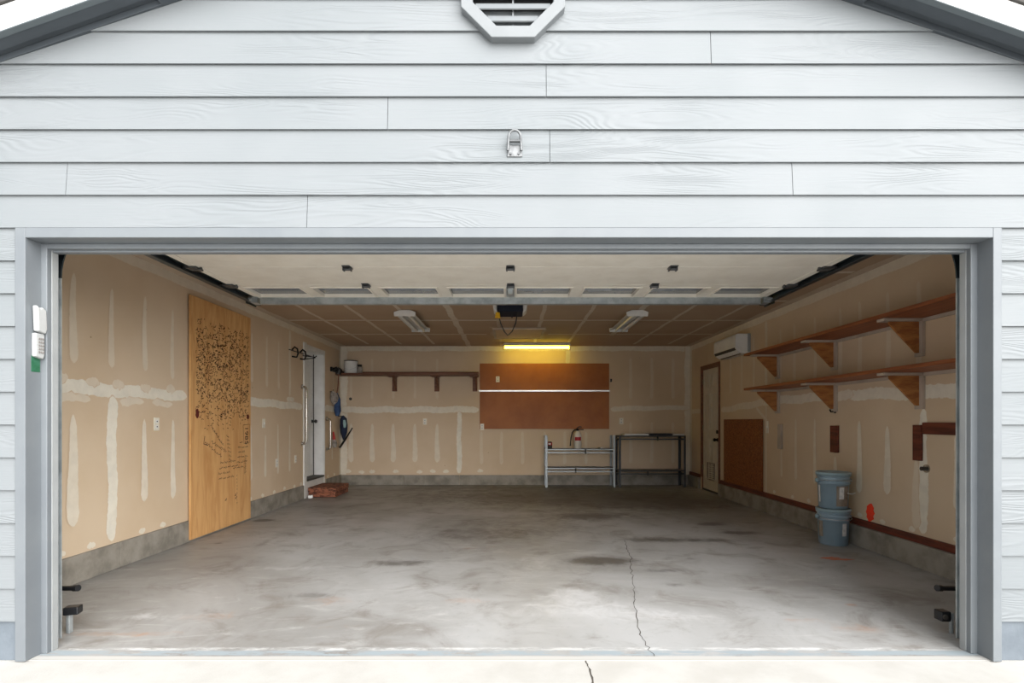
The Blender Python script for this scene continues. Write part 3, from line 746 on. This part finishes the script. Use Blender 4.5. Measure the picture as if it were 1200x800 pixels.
plate('outlet', 'b', 2.07, 1.21, 'ivory outlet above the dark storage rack on the far wall', .08, .12)
plate('switch', 'r', 4.395, 1.13, 'tall ivory switch plate above the corner of the chipboard panel', .07, .16)

# ------------------------------------------------------------------ white entry door in the left wall, one step up
g = empty('door_1', (XL, 6.15, .27), 'white entry door set deep in the left wall', 'door', kind='structure')
fr = MB(); RX = XL - .17
fr.box(RX, XL + .001, D1[1] - .02, D1[1] + .02, 0, D1[3]); fr.box(RX, XL + .001, D1[0] - .02, D1[0] + .012, 0, D1[3]); fr.box(RX, XL + .001, D1[0], D1[1], D1[3] - .02, D1[3] + .02)
fr.box(XL - .02, XL + .006, D1[0], D1[1], .0, .255)
fr.box(XL + .0, XL + .022, D1[0] - .1, D1[0] + .0, .0, D1[3] + .07); fr.box(XL + .0, XL + .014, D1[1] + .0, D1[1] + .03, .12, D1[3] + .03); fr.box(XL, XL + .016, D1[0], D1[1] + .03, D1[3], D1[3] + .05)
fr.build('door_frame', MT['white'], g, bevel=.003)
sl = MB(); sl.box(RX - .04, RX, D1[0] + .012, D1[1] - .022, .285, D1[3] - .02)
for z0, z1 in ((.45, 1.15), (1.35, 2.2)):
    for y0, y1 in ((5.84, 6.1), (6.2, 6.46)): sl.ring([(y0, z0), (y1, z0), (y1, z1), (y0, z1)], [(y0 + .02, z0 + .02), (y1 - .02, z0 + .02), (y1 - .02, z1 - .02), (y0 + .02, z1 - .02)], 'x', RX - .001, RX + .006)
slab = sl.build('door_panel', MT['white'], g, bevel=.002)
MB().tube([(RX, 6.47, 1.205), (RX + .05, 6.47, 1.205), (RX + .055, 6.47, 1.205), (RX + .085, 6.47, 1.205)], [.03, .014, .032, .026], 16).build('door_knob', MT['black'], slab)
box(RX - .02, XL + .02, D1[0] + .012, D1[1] - .02, .255, .285).build('door_sill', MT['mat'], g, bevel=.003)
box(RX + .0, RX + .012, D1[1] - .032, D1[1] - .02, .285, D1[3] - .02).build('gap_shade', MT['slot'], g)  # dark strip painting the shaded gap between door panel and jamb
box(RX - .1, RX - .05, D1[0] - .05, D1[1] + .05, 0, D1[3] + .05).build('backing', MT['white'], g)

g = empty('door_step', (-3.02, 6.14, 0), 'rough reddish-brown wooden step below the white entry door', 'step')
box(-3.23, -2.8, 5.81, 6.48, .0, .075).build('riser', MT['brickred'], g, bevel=.008)
for k in range(3): box(-3.235, -2.79, 5.8 + k * .229, 6.02 + k * .229, .075, .155).build('plank', MT['brickred'], g, bevel=.01)
tag(MB().obox((-3.17, 5.74, .022), (.035, .01, 0), (-.008, .03, 0), (0, 0, .022)).build('paper_scrap', MT['plastic'], bevel=.006, origin=(-3.17, 5.74, 0)), 'small white block on the floor at the corner of the wooden step', 'block')

def grab_bar(y, z0, z1, label):
    g = empty('grab_bar', (XL, y, (z0 + z1) / 2), label, 'grab bar', 'grab bars at the entry door')
    MB().tube([(XL + .006, y, z0), (XL + .04, y, z0), (XL + .062, y, z0 + .015), (XL + .07, y, z0 + .05), (XL + .07, y, z1 - .05), (XL + .062, y, z1 - .015), (XL + .04, y, z1), (XL + .006, y, z1)], .017, 12).build('bar', MT['chrome'], g)
    for z in (z0, z1): MB().tube([(XL + .0005, y, z), (XL + .01, y, z)], .04, 20).build('flange', MT['chrome'], g)
grab_bar(5.6, .86, 1.74, 'long steel grab bar on the near side of the white entry door')
grab_bar(6.7, .72, 1.25, 'short steel grab bar on the far side of the white entry door')

# wire hook rack near the ceiling
g = empty('wire_rack', (XL, 5.5, 2.22), 'black wire hook rack high on the left wall before the white door', 'rack')
MB().tube([(XL + .01, 5.1, 2.25), (XL + .01, 5.95, 2.25)], .008, 8).build('rail', MT['blackm'], g)
for y in (5.2, 5.5):
    MB().tube([(XL + .012, y, 2.26), (XL + .05, y, 2.3), (XL + .09, y, 2.27), (XL + .1, y, 2.2), (XL + .08, y, 2.15), (XL + .012, y, 2.16)], .013, 8).build('hook', MT['blackm'], g)
MB().tube([(XL + .012, 5.6, 2.22), (XL + .2, 5.62, 2.2), (XL + .22, 5.62, 2.22)], .008, 8).tube([(XL + .012, 5.6, 2.16), (XL + .2, 5.62, 2.19)], .007, 8).build('arm', MT['blackm'], g)

# ------------------------------------------------------------------ tools hung by the far left corner
g = empty('tool_holder', (XL, 7.08, 2.14), 'black and grey spring clip holder by the end of the dark shelf', 'tool holder')
box(XL + .003, XL + .03, 6.88, 7.14, 2.1, 2.18).build('rail', MT['blackm'], g, bevel=.004)
for y in (6.92, 7.02, 7.11): MB().tube([(XL + .03, y, 2.14), (XL + .1, y, 2.17), (XL + .13, y, 2.13), (XL + .1, y, 2.06)], .018, 8).build('clip', MT['hinge' if y == 7.02 else 'blackm'], g)
g = empty('hand_broom', (XL, 7.02, 1.45), 'slim brown broom handle hanging from the clip holder over a blue duster', 'broom')
MB().tube([(XL + .115, 7.02, 2.055), (XL + .09, 7.03, 1.8), (XL + .06, 7.04, 1.66)], .011, 8).build('handle', MT['brown'], g)
MB().tube([(XL + .06, 7.04, 1.72), (XL + .07, 7.05, 1.6), (XL + .075, 7.06, 1.5), (XL + .075, 7.07, 1.4), (XL + .07, 7.07, 1.3)], [.025, .06, .055, .062, .03], 14).build('head', MT['blue'], g)
MB().tube([(XL + .0005, 7.06, 1.68), (XL + .07, 7.055, 1.69)], .006, 8).build('nail', MT['blackm'], g)
g = empty('rag', (XL, 6.9, 1.6), 'crumpled grey and white rag hanging beside the blue duster', 'rag')
vs = []; m = MB()
m.tube([(XL + .05, 6.86, 1.74), (XL + .07, 6.87, 1.69), (XL + .08, 6.88, 1.62), (XL + .075, 6.87, 1.56), (XL + .06, 6.88, 1.51)], [.02, .06, .075, .06, .02], 9)
m.build('cloth', MT['rag'], g)
MB().tube([(XL + .002, 6.87, 1.73), (XL + .06, 6.87, 1.74), (XL + .065, 6.87, 1.77)], .006, 8).build('hook', MT['blackm'], g)
g = empty('dustpan', (XL, 7.36, 1.1), 'dark blue dustpan with a pale teal face hanging in the far left corner', 'dustpan')
MB().tube([(XL + .09, 7.32, 1.31), (XL + .1, 7.33, 1.25), (XL + .105, 7.34, 1.13), (XL + .1, 7.36, 1.0), (XL + .09, 7.38, .9), (XL + .085, 7.39, .86)], [.02, .062, .07, .06, .03, .014], 16).build('body', MT['dblue'], g)
MB().tube([(XL + .0005, 7.32, 1.3), (XL + .1, 7.32, 1.305)], .006, 8).build('nail', MT['blackm'], g)
MB().tube([(XL + .14, 7.25, 1.23), (XL + .15, 7.255, 1.16), (XL + .145, 7.26, 1.09)], [.02, .034, .02], 12).build('face', MT['teal'], g)
MB().tube([(XL + .07, 7.2, .72), (XL + .15, 7.3, .88), (XL + .24, 7.42, 1.08)], [.022, .018, .01], 8).build('handle', MT['black'], g)
g = empty('hand_brush', (XL, 7.0, .8), 'small red and grey brush hanging low beside the short grab bar', 'brush')
MB().tube([(XL + .03, 6.97, 1.02), (XL + .04, 6.97, .95), (XL + .04, 6.98, .88)], [.012, .02, .03], 10).build('handle', MT['red'], g)
MB().tube([(XL + .04, 6.99, .88), (XL + .045, 7.0, .8), (XL + .04, 7.02, .74)], [.03, .045, .035], 10).build('bristles', MT['rag'], g)

# ------------------------------------------------------------------ shelf on the far wall with cans
g = empty('wall_shelf', (-1.9, YB, 2.08), 'long dark wooden shelf on the far wall left of the hardboard panel', 'shelf', )
box(XL + .003, -.63, 7.16, YB - .003, 2.055, 2.095).build('board', MT['backshelf'], g, bevel=.004)
box(XL + .003, -.63, YB - .03, YB - .004, 2.095, 2.14).build('ledger', MT['backshelf'], g, bevel=.003)
for x in (-2.22, -1.42, -.7):
    br = box(x - .045, x + .045, YB - .03, YB - .003, 1.77, 2.054).build('bracket', MT['backshelf'], g, bevel=.003)
    MB().prism([(YB - .031, 2.054), (7.2, 2.054), (7.2, 2.03), (YB - .031, 1.8)], 'x', x + .015, x + .04).build('brace', MT['backshelf'], br)
    MB().prism([(x - .085, 2.052), (x + .07, 2.052), (x + .07, 2.035), (x - .085, 2.035)], 'y', 7.18, 7.44).build('cleat', MT['backshelf'], br)
g = empty('paint_can', (-3.0, 7.3, 2.096), 'white paint can with a black lid on the dark shelf', 'can')
MB().lathe([(0, 0), (.112, 0), (.118, .004), (.118, .21), (.122, .215), (.122, .225)], (-3.0, 7.3, 2.096), 28).build('body', MT['plastic'], g)
MB().lathe([(.124, .222), (.126, .235), (.115, .24), (0, .24)], (-3.0, 7.3, 2.096), 28).build('lid', MT['black'], g)
MB().tube([(-3.12, 7.3, 2.28), (-3.118, 7.22, 2.2), (-3.0, 7.175, 2.15), (-2.882, 7.22, 2.2), (-2.88, 7.3, 2.28)], .003, 6).build('handle', MT['steel'], g)
g = empty('jar', (-2.83, 7.27, 2.096), 'small dark-lidded jar beside the white paint can', 'jar')
MB().lathe([(0, 0), (.045, 0), (.05, .01), (.05, .1), (.035, .125)], (-2.83, 7.27, 2.096), 20).build('body', MT['rag'], g)
MB().lathe([(.04, .12), (.042, .16), (0, .162)], (-2.83, 7.27, 2.096), 20).build('lid', MT['black'], g)
g = empty('hand_tool', (-3.17, 7.25, 2.096), 'black tool lying on the shelf end beside the paint can', 'tool')
box(-3.235, -3.135, 7.22, 7.42, 2.0965, 2.14).build('body', MT['black'], g, bevel=.012)
MB().tube([(-3.2, 7.25, 2.135), (-3.19, 7.24, 2.165), (-3.15, 7.25, 2.16)], .01, 8).build('grip', MT['black'], g)

# ------------------------------------------------------------------ hardboard panel
g = empty('hardboard_panel', (.615, YB, 1.68), 'brown hardboard panel with a metal rail across it on the far wall', 'panel')
box(-.61, 1.84, YB - .014, YB - .002, 1.79, 2.3).build('upper_sheet', MT['hard'], g, bevel=.002)
box(-.61, 1.84, YB - .012, YB - .002, 1.06, 1.77).build('lower_sheet', MT['hard'], g, bevel=.002)
box(-.625, 1.85, YB - .03, YB - .002, 1.765, 1.797).build('rail', MT['alu'], g, bevel=.003)
go = plate('outlet', 'b', -.27, 2.0, 'small ivory outlet set in the upper brown hardboard sheet', .07, .11)
for ch in list(go.children): ch.location.y -= .014
go = plate('outlet', 'b', -.565, 1.1, 'ivory outlet at the lower left corner of the hardboard panel', .07, .12)
for ch in list(go.children): ch.location.y -= .012
g = empty('wall_hook', (1.875, YB, 1.98), 'small black hook just right of the hardboard panel', 'hook')
box(1.86, 1.89, YB - .012, YB - .001, 1.95, 2.01).build('plate', MT['black'], g, bevel=.003)
MB().tube([(1.875, YB - .01, 1.98), (1.875, YB - .06, 1.97), (1.875, YB - .07, 2.0)], .01, 8).build('prong', MT['black'], g)
g = empty('pipe_stub', (-3.06, YB, 1.63), 'tiny metal pipe stub low under the dark shelf near the far corner', 'pipe')
MB().tube([(-3.06, YB - .001, 1.63), (-3.06, YB - .05, 1.63)], .014, 10).build('stub', MT['chrome'], g)
MB().tube([(-3.06, YB - .001, 1.63), (-3.06, YB - .006, 1.63)], .028, 16).build('collar', MT['slot'], g)

# ------------------------------------------------------------------ storage racks
def angle_leg(x, y, h, sx, sy, mat, g):
    m = MB(); w, t = .038, .003
    m.box(min(x, x + sx * w), max(x, x + sx * w), min(y, y + sy * t), max(y, y + sy * t), .004, h)
    m.box(min(x, x + sx * t), max(x, x + sx * t), min(y + sy * t, y + sy * w), max(y + sy * t, y + sy * w), .004, h)
    m.box(min(x, x + sx * w), max(x, x + sx * w), min(y, y + sy * w), max(y, y + sy * w), 0, .004)
    return m.build('leg', mat, g)
def rack(x0, x1, y0, y1, h, shelves, mat, deckmat, label, name, double):
    g = empty(name, ((x0 + x1) / 2, (y0 + y1) / 2, 0), label, 'rack', 'storage racks on the far wall')
    for x, sx in ((x0, 1), (x1, -1)):
        for y, sy in ((y0, 1), (y1, -1)): angle_leg(x, y, h, sx, sy, mat, g)
    for z in shelves:
        m = MB(); zz = [(z - .028, z)] + ([(z - .085, z - .055)] if double else [])
        for a, b in zz:
            m.box(x0 + .004, x1 - .004, y0 + .003, y0 + .018, a + .006, b)
            if b == z: m.box(x0 + .004, x1 - .004, y1 - .018, y1 - .003, a, b)
            m.box(x0 + .004, x0 + .018, y0 + .018, y1 - .018, a, b); m.box(x1 - .018, x1 - .004, y0 + .018, y1 - .018, a, b)
        sf = m.build('shelf', mat, g)
        box(x0 + .02, x1 - .02, y0 + .02, y1 - .02, z - .014, z - .001).build('deck', deckmat, sf)
        if double: box((x0 + x1) / 2 + (.08 if z > .5 else -.1), (x0 + x1) / 2 + (.11 if z > .5 else -.07), y0 - .0, y0 + .0035, z - .09, z - .001).build('clip', MT['slot'], sf)
    return g
rack(.61, 1.885, 7.1, 7.43, .945, (.70, .355), MT['rackl'], MT['rackd'], 'low grey steel rack with a fire extinguisher under the hardboard panel', 'storage_rack', True)
rack(1.955, 3.175, 7.1, 7.43, .945, (.945, .31), MT['rackd'], MT['deck'], 'low dark steel rack in the far right corner', 'storage_rack', True)
tag(box(2.06, 2.5, 7.11, 7.42, .9455, .975).build('shelf_board', MT['white'], bevel=.003, origin=(2.28, 7.26, .9455)), 'pale board lying on top of the dark rack at its left', 'board')
tag(box(2.95, 3.15, 7.11, 7.42, .9455, .975).build('shelf_board', MT['white'], bevel=.003, origin=(3.05, 7.26, .9455)), 'pale board lying on top of the dark rack in the corner', 'board')
tag(MB().ring([(2.52, 7.1), (2.93, 7.1), (2.93, 7.42), (2.52, 7.42)], [(2.55, 7.13), (2.9, 7.13), (2.9, 7.39), (2.55, 7.39)], 'z', .946, .98).box(2.525, 2.925, 7.105, 7.415, .9457, .955).build('tray', MT['black'], origin=(2.72, 7.26, .9457)), 'black tray between two pale boards on the dark rack', 'tray')

# fire extinguisher
EX, EY, EZ = 1.215, 7.24, .7005
g = empty('fire_extinguisher', (EX, EY, EZ), 'white fire extinguisher with black hose standing on the grey rack', 'extinguisher')
MB().lathe([(0, 0), (.066, 0), (.07, .008), (.07, .25), (.062, .285), (.04, .31), (.022, .32), (.022, .335)], (EX, EY, EZ), 28).build('cylinder', MT['exting'], g)
MB().lathe([(.0712, .15), (.0712, .215)], (EX, EY, EZ), 20, arc=(PI * 1.22, PI * 1.8)).build('label', MT['red'], g)
MB().lathe([(.025, .33), (.025, .365), (.018, .37), (0, .37)], (EX, EY, EZ), 14).build('valve', MT['blackm'], g)
MB().tube([(EX - .02, EY, EZ + .365), (EX + .02, EY, EZ + .4), (EX + .05, EY - .01, EZ + .405), (EX + .075, EY - .01, EZ + .395)], .009, 8).tube([(EX, EY, EZ + .36), (EX + .05, EY - .01, EZ + .358), (EX + .11, EY - .01, EZ + .35)], .009, 8).build('lever', MT['black'], g)
MB().tube([(EX - .02, EY, EZ + .35), (EX - .06, EY - .02, EZ + .345), (EX - .1, EY - .03, EZ + .3), (EX - .125, EY - .03, EZ + .2), (EX - .135, EY - .03, EZ + .1), (EX - .138, EY - .03, EZ + .05)], [.011, .011, .011, .011, .011, .014], 8).build('hose', MT['black'], g)
g = empty('spray_can', (.7, 7.22, EZ), 'small can with a red and white label on the left end of the grey rack', 'can')
MB().lathe([(0, 0), (.04, 0), (.042, .005), (.042, .11), (.034, .125), (.03, .13), (0, .132)], (.7, 7.22, EZ), 20).build('body', MT['slot'], g)
MB().lathe([(.0425, .065), (.0425, .112)], (.7, 7.22, EZ), 20).build('label', MT['red'], g)
MB().lathe([(.043, .078), (.043, .1)], (.7, 7.22, EZ), 8, arc=(PI * 1.25, PI * 1.6)).build('emblem', MT['labelw'], g)
g = empty('metal_clip', (1.62, 7.2, EZ), 'small pale clip lying on the grey rack right of the extinguisher', 'clip')
box(1.58, 1.63, 7.17, 7.22, EZ, EZ + .025).build('body', MT['deck'], g, bevel=.004)
MB().tube([(1.63, 7.19, EZ + .01), (1.65, 7.19, EZ + .035), (1.665, 7.19, EZ + .01)], .005, 8).build('loop', MT['chrome'], g)

# ------------------------------------------------------------------ side door in the right wall
g = empty('door_2', (XR, 6.445, 0), 'cream six-panel side door in the right wall', 'door', kind='structure')
cs = MB()
cs.box(XR - .016, XR + .002, D2[0] - .055, D2[0] + .0, .0, D2[3] + .06); cs.box(XR - .016, XR + .002, D2[1], D2[1] + .055, .22, D2[3] + .06); cs.box(XR - .016, XR + .002, D2[0], D2[1], D2[3], D2[3] + .06)
cs.box(XR - .002, XR + .12, D2[0] - .02, D2[0] + .015, .0, D2[3]); cs.box(XR - .002, XR + .12, D2[1] - .015, D2[1] + .02, 0, D2[3]); cs.box(XR - .002, XR + .12, D2[0], D2[1], D2[3] - .015, D2[3] + .02)
cs.build('door_frame', MT['backshelf'], g, bevel=.003)
d = MB(); d.box(XR + .012, XR + .05, D2[0] + .016, D2[1] - .016, .03, D2[3] - .016)
yc = (D2[0] + D2[1]) / 2
for z0, z1 in ((.2, .9), (1.05, 1.7), (1.78, 2.02)):
    for y0, y1 in ((yc - .3, yc - .05), (yc + .05, yc + .3)):
        d.ring([(y0, z0), (y1, z0), (y1, z1), (y0, z1)], [(y0 + .03, z0 + .03), (y1 - .03, z0 + .03), (y1 - .03, z1 - .03), (y0 + .03, z1 - .03)], 'x', XR - .002, XR + .014)
slab = d.build('door_panel', MT['cream'], g, bevel=.002)
MB().tube([(XR + .012, 6.135, .9), (XR - .03, 6.135, .9), (XR - .035, 6.135, .9), (XR - .065, 6.135, .9)], [.032, .014, .03, .024], 16).build('door_knob', MT['brass'], slab)
MB().tube([(XR + .012, 6.135, 1.03), (XR - .012, 6.135, 1.03)], .03, 16).build('deadbolt', MT['brass'], slab)
m = MB(); m.ring([(6.26, .2), (6.6, .2), (6.6, .5), (6.26, .5)], [(6.28, .22), (6.58, .22), (6.58, .48), (6.28, .48)], 'x', XR - .002, XR + .012)
for k in range(7): m.box(XR + .002, XR + .01, 6.28, 6.58, .235 + k * .036, .253 + k * .036)
tag(m.build('vent_grille', MT['labelb'], slab), 'small louvred grille low in the door')
for z in (.35, 1.05, 1.85): box(XR - .004, XR + .012, 6.8, 6.825, z, z + .09).build('hinge', MT['chrome'], slab)
box(XR + .0, XR + .12, D2[0], D2[1], .0, .03).build('door_sill', MT['mat'], g)
box(XR + .1, XR + .15, D2[0] - .05, D2[1] + .05, 0, D2[3] + .05).build('backing', MT['brown'], g)

# ------------------------------------------------------------------ mini-split
AY0, AY1, AZ0, AZ1 = 4.9, 5.72, 2.17, 2.45
g = empty('air_conditioner', (XR, 5.3, 2.3), 'white wall-mounted air conditioner above the right shelves', 'air conditioner')
XF = XR - .215
prof = [(XR - .002, AZ1), (XF + .03, AZ1), (XF + .005, AZ1 - .02), (XF, AZ1 - .06), (XF, AZ0 + .085), (XF + .02, AZ0 + .05), (XF + .07, AZ0 + .012), (XF + .11, AZ0), (XR - .002, AZ0)]
MB().prism([(x, z) for x, z in prof], 'y', AY0, AY1).build('casing', MT['white'], g, bevel=.01)
MB().prism([(XF - .003, AZ0 + .082), (XF + .018, AZ0 + .046), (XF + .026, AZ0 + .05), (XF + .006, AZ0 + .088)], 'y', AY0 + .03, AY1 - .03).build('slot', MT['slot'], g)
MB().prism([(XF + .022, AZ0 + .044), (XF + .074, AZ0 + .002), (XF + .08, AZ0 + .008), (XF + .028, AZ0 + .05)], 'y', AY0 + .04, AY1 - .04).build('flap', MT['plastic'], g, bevel=.003)
MB().prism([(XF + .085, AZ0 - .004), (XF + .105, AZ0 - .006), (XF + .105, AZ0 + .004), (XF + .085, AZ0 + .006)], 'y', AY0 + .06, AY1 - .06).build('louvre', MT['slot'], g)
box(XR - .045, XR - .001, AY0 - .012, AY0 + .0, AZ0 + .02, AZ1 - .0).build('back_plate', MT['rackl'], g, bevel=.006)

# ------------------------------------------------------------------ chipboard panel standing on the right stem
tag(box(XR - .026, XR - .009, 4.5, 5.8, .2605, 1.235).build('chipboard_panel', MT['osb'], bevel=.002, origin=(XR - .018, 5.15, .2605)), 'square brown chipboard panel on the right wall beside the cream door', 'panel')

# ------------------------------------------------------------------ two long shelves on the right wall
def long_shelf(z, label, zb):
    g = empty('wall_shelf', (XR, 2.5, z), label, 'shelf', 'long shelves on the right wall')
    XS = XR - .37
    box(XS, XR - .003, .3, 2.6, z, z + .03).build('board', MT['shelfwood'], g, bevel=.003)
    box(XS, XR - .003, 2.604, 4.27, z, z + .03).build('board', MT['shelfwood'], g, bevel=.003)
    box(XR - .02, XR - .002, .3, 4.26, z - .03, z - .0005).build('ledger', MT['cleat'], g, bevel=.002)
    for y in (.52, 1.72, 2.90, 4.1):
        b = MB().prism([(XR - .028, z - .024), (XR - .27, z - .024), (XR - .27, z - .045), (XR - .05, z - zb + .03), (XR - .028, z - zb + .03)], 'y', y - .01, y + .01).build('bracket', MT['ply'], g)
        box(XR - .027, XR - .002, y - .045, y + .045, z - zb, z - .001).build('upright', MT['cleat'], b, bevel=.002)
        box(XR - .34, XR - .028, y - .045, y + .045, z - .023, z - .001).build('cleat', MT['cleat'], b, bevel=.002)
long_shelf(2.05, 'upper of the two long brown wooden shelves on the right wall', .31)
long_shelf(1.605, 'lower of the two long brown wooden shelves on the right wall', .3)

# wood blocks and bits on the right wall
def wblock(y0, y1, z0, z1, label, mat='redwood', t=.022):
    return tag(box(XR - .002 - t, XR - .002, y0, y1, z0, z1).build('wood_block', MT[mat], bevel=.003, origin=(XR, (y0 + y1) / 2, (z0 + z1) / 2)), label, 'wood block', 'wood blocks on the right wall')
wblock(2.83, 2.96, .88, 1.16, 'short upright brown wood block above the stacked buckets')
wblock(1.7, 1.79, .88, 1.175, 'upright brown wood block beside the horizontal one on the right wall')
wblock(.95, 1.685, 1.1, 1.195, 'horizontal brown board on the right wall near the door jamb')
wblock(3.99, 4.07, .86, 1.17, 'slim pale upright strip on the right wall past the chipboard panel', 'cleat', .03)
g = empty('pipe_stub', (XR, 1.66, .82), 'small metal pipe stub on the right wall below the wood blocks', 'pipe')
MB().tube([(XR - .001, 1.66, .82), (XR - .01, 1.66, .82)], .034, 20).build('collar', MT['chrome'], g)
MB().tube([(XR - .008, 1.66, .82), (XR - .05, 1.66, .82)], .017, 14).build('stub', MT['slot'], g)
g = empty('wall_hook', (XR, 2.9, 1.28), 'small dark hook on the right wall above the upright wood block', 'hook')
MB().tube([(XR - .001, 2.9, 1.31), (XR - .05, 2.9, 1.305), (XR - .06, 2.9, 1.33)], .008, 8).build('prong', MT['blackm'], g)
box(XR - .008, XR - .001, 2.885, 2.915, 1.29, 1.33).build('plate', MT['blackm'], g, bevel=.002)

# ------------------------------------------------------------------ stacked buckets
BX, BY = 3.165, 2.58
def bucket(z, label, worn, top):
    g = empty('bucket', (BX, BY, z), label, 'bucket', 'stacked blue-grey buckets')
    h = .352
    def rad(t): return .126 + .016 * t / h
    prof = [(0, .0), (.117, 0), (.126, .006)]
    for a, b in ((.24, .248), (.275, .283), (.31, .318)): prof += [(rad(a), a), (rad(a) + .011, a + .002), (rad(b) + .011, b - .001), (rad(b), b + .002)]
    prof += [(rad(h), h - .004)]
    MB().lathe(prof, (BX, BY, z), 44).build('pail', MT['bucket'], g)
    lid = MB().lathe([(.143, h - .03), (.152, h - .028), (.155, h - .004), (.15, h + .002), (.139, h + .003), (.135, h - .004), (0, h - .004)], (BX, BY, z), 44).build('lid', MT['buckd'], g)
    ay = -PI * .52
    for s in (-1, 1):
        a = ay + s * PI * .5; cx, cy = BX + .153 * math.cos(a), BY + .153 * math.sin(a)
        MB().lathe([(0, -.018), (.018, -.016), (.02, .016), (0, .018)], (cx, cy, z + .27), 12).build('ear', MT['buckd'], g)
    pts = []
    for k in range(17):
        a = ay - PI * .5 + PI * k / 16; sag = math.sin(PI * k / 16)
        pts.append((BX + (.155 + .006 * sag) * math.cos(a), BY + (.155 + .006 * sag) * math.sin(a), z + .27 - .012 * sag + (.025 * sag if top else 0)))
    MB().tube(pts, .0028, 6).build('handle', MT['steel'], g)
    def lab(a0, a1, z0, z1, mat, nm, off=.0015):
        MB().lathe([(rad(z0) + off, z0), (rad(z1) + off, z1)], (BX, BY, z), 10, arc=(a0, a1)).build(nm, MT[mat], g)
    b = math.atan2(-2.717 - BY, -BX)                     # bearing of the driveway side
    if worn == 0:
        lab(b - 1.15, b - .95, .06, .225, 'labelw', 'label'); lab(b + .2, b + 1.15, .03, .225, 'labelb', 'label'); lab(b + .38, b + .72, .1, .215, 'labelw', 'emblem', .003)
        MB().tube([(BX + .06, BY - .128, z + .16), (BX + .1, BY - .13, z + .148), (BX + .135, BY - .13, z + .16)], .004, 6).build('tie', MT['labelw'], g)
    else:
        lab(b - 1.1, b - .7, .08, .235, 'labelb', 'label'); lab(b + .6, b + .95, .1, .22, 'labelw', 'label')
    return g
bucket(.0, 'blue-grey lidded bucket on the floor, lower of the stack', 1, False)
bucket(.3555, 'blue-grey lidded bucket with torn label on top of the stack', 0, True)

# ------------------------------------------------------------------ light: overcast sky, brighter towards the front right
W = bpy.data.worlds.new('sky'); S.world = W; W.use_nodes = True
nt = W.node_tree; bg = nt.nodes['Background']; bg.inputs['Color'].default_value = (.93, .97, 1.0, 1); tc = nt.nodes.new('ShaderNodeTexCoord'); sp = nt.nodes.new('ShaderNodeSeparateXYZ'); nt.links.new(tc.outputs['Generated'], sp.inputs[0])
mr = nt.nodes.new('ShaderNodeMapRange'); nt.links.new(sp.outputs['Z'], mr.inputs[0]); mr.inputs[1].default_value = 0; mr.inputs[2].default_value = 1   # overcast: zenith brighter than the horizon
mr.inputs[3].default_value = .45; mr.inputs[4].default_value = 1.35; nt.links.new(mr.outputs[0], bg.inputs['Strength'])
sun = bpy.data.lights.new('sun', 'SUN'); sun.energy = 6.2; sun.angle = math.radians(78); sun.color = (1, .98, .95)
so = bpy.data.objects.new('sun', sun); COL.objects.link(so)
dirv = Vector((-.45, .82, -.40)).normalized()          # travels into the garage
so.rotation_euler = dirv.to_track_quat('-Z', 'Y').to_euler(); so.location = (5, -10, 6)

# ------------------------------------------------------------------ camera
cam = bpy.data.cameras.new('camera'); co = bpy.data.objects.new('camera', cam); COL.objects.link(co); S.camera = co
co.location = (0, -2.717, 1.205); co.rotation_euler = (PI / 2, 0, 0)
cam.sensor_width = 36; cam.lens = 18.9; cam.shift_y = (493.5 - 400) / 1200; cam.clip_start = .05
S.view_settings.view_transform = 'Standard'; S.view_settings.look = 'None'; S.view_settings.gamma = 1; S.view_settings.use_curve_mapping = False
S.view_settings.exposure = .64
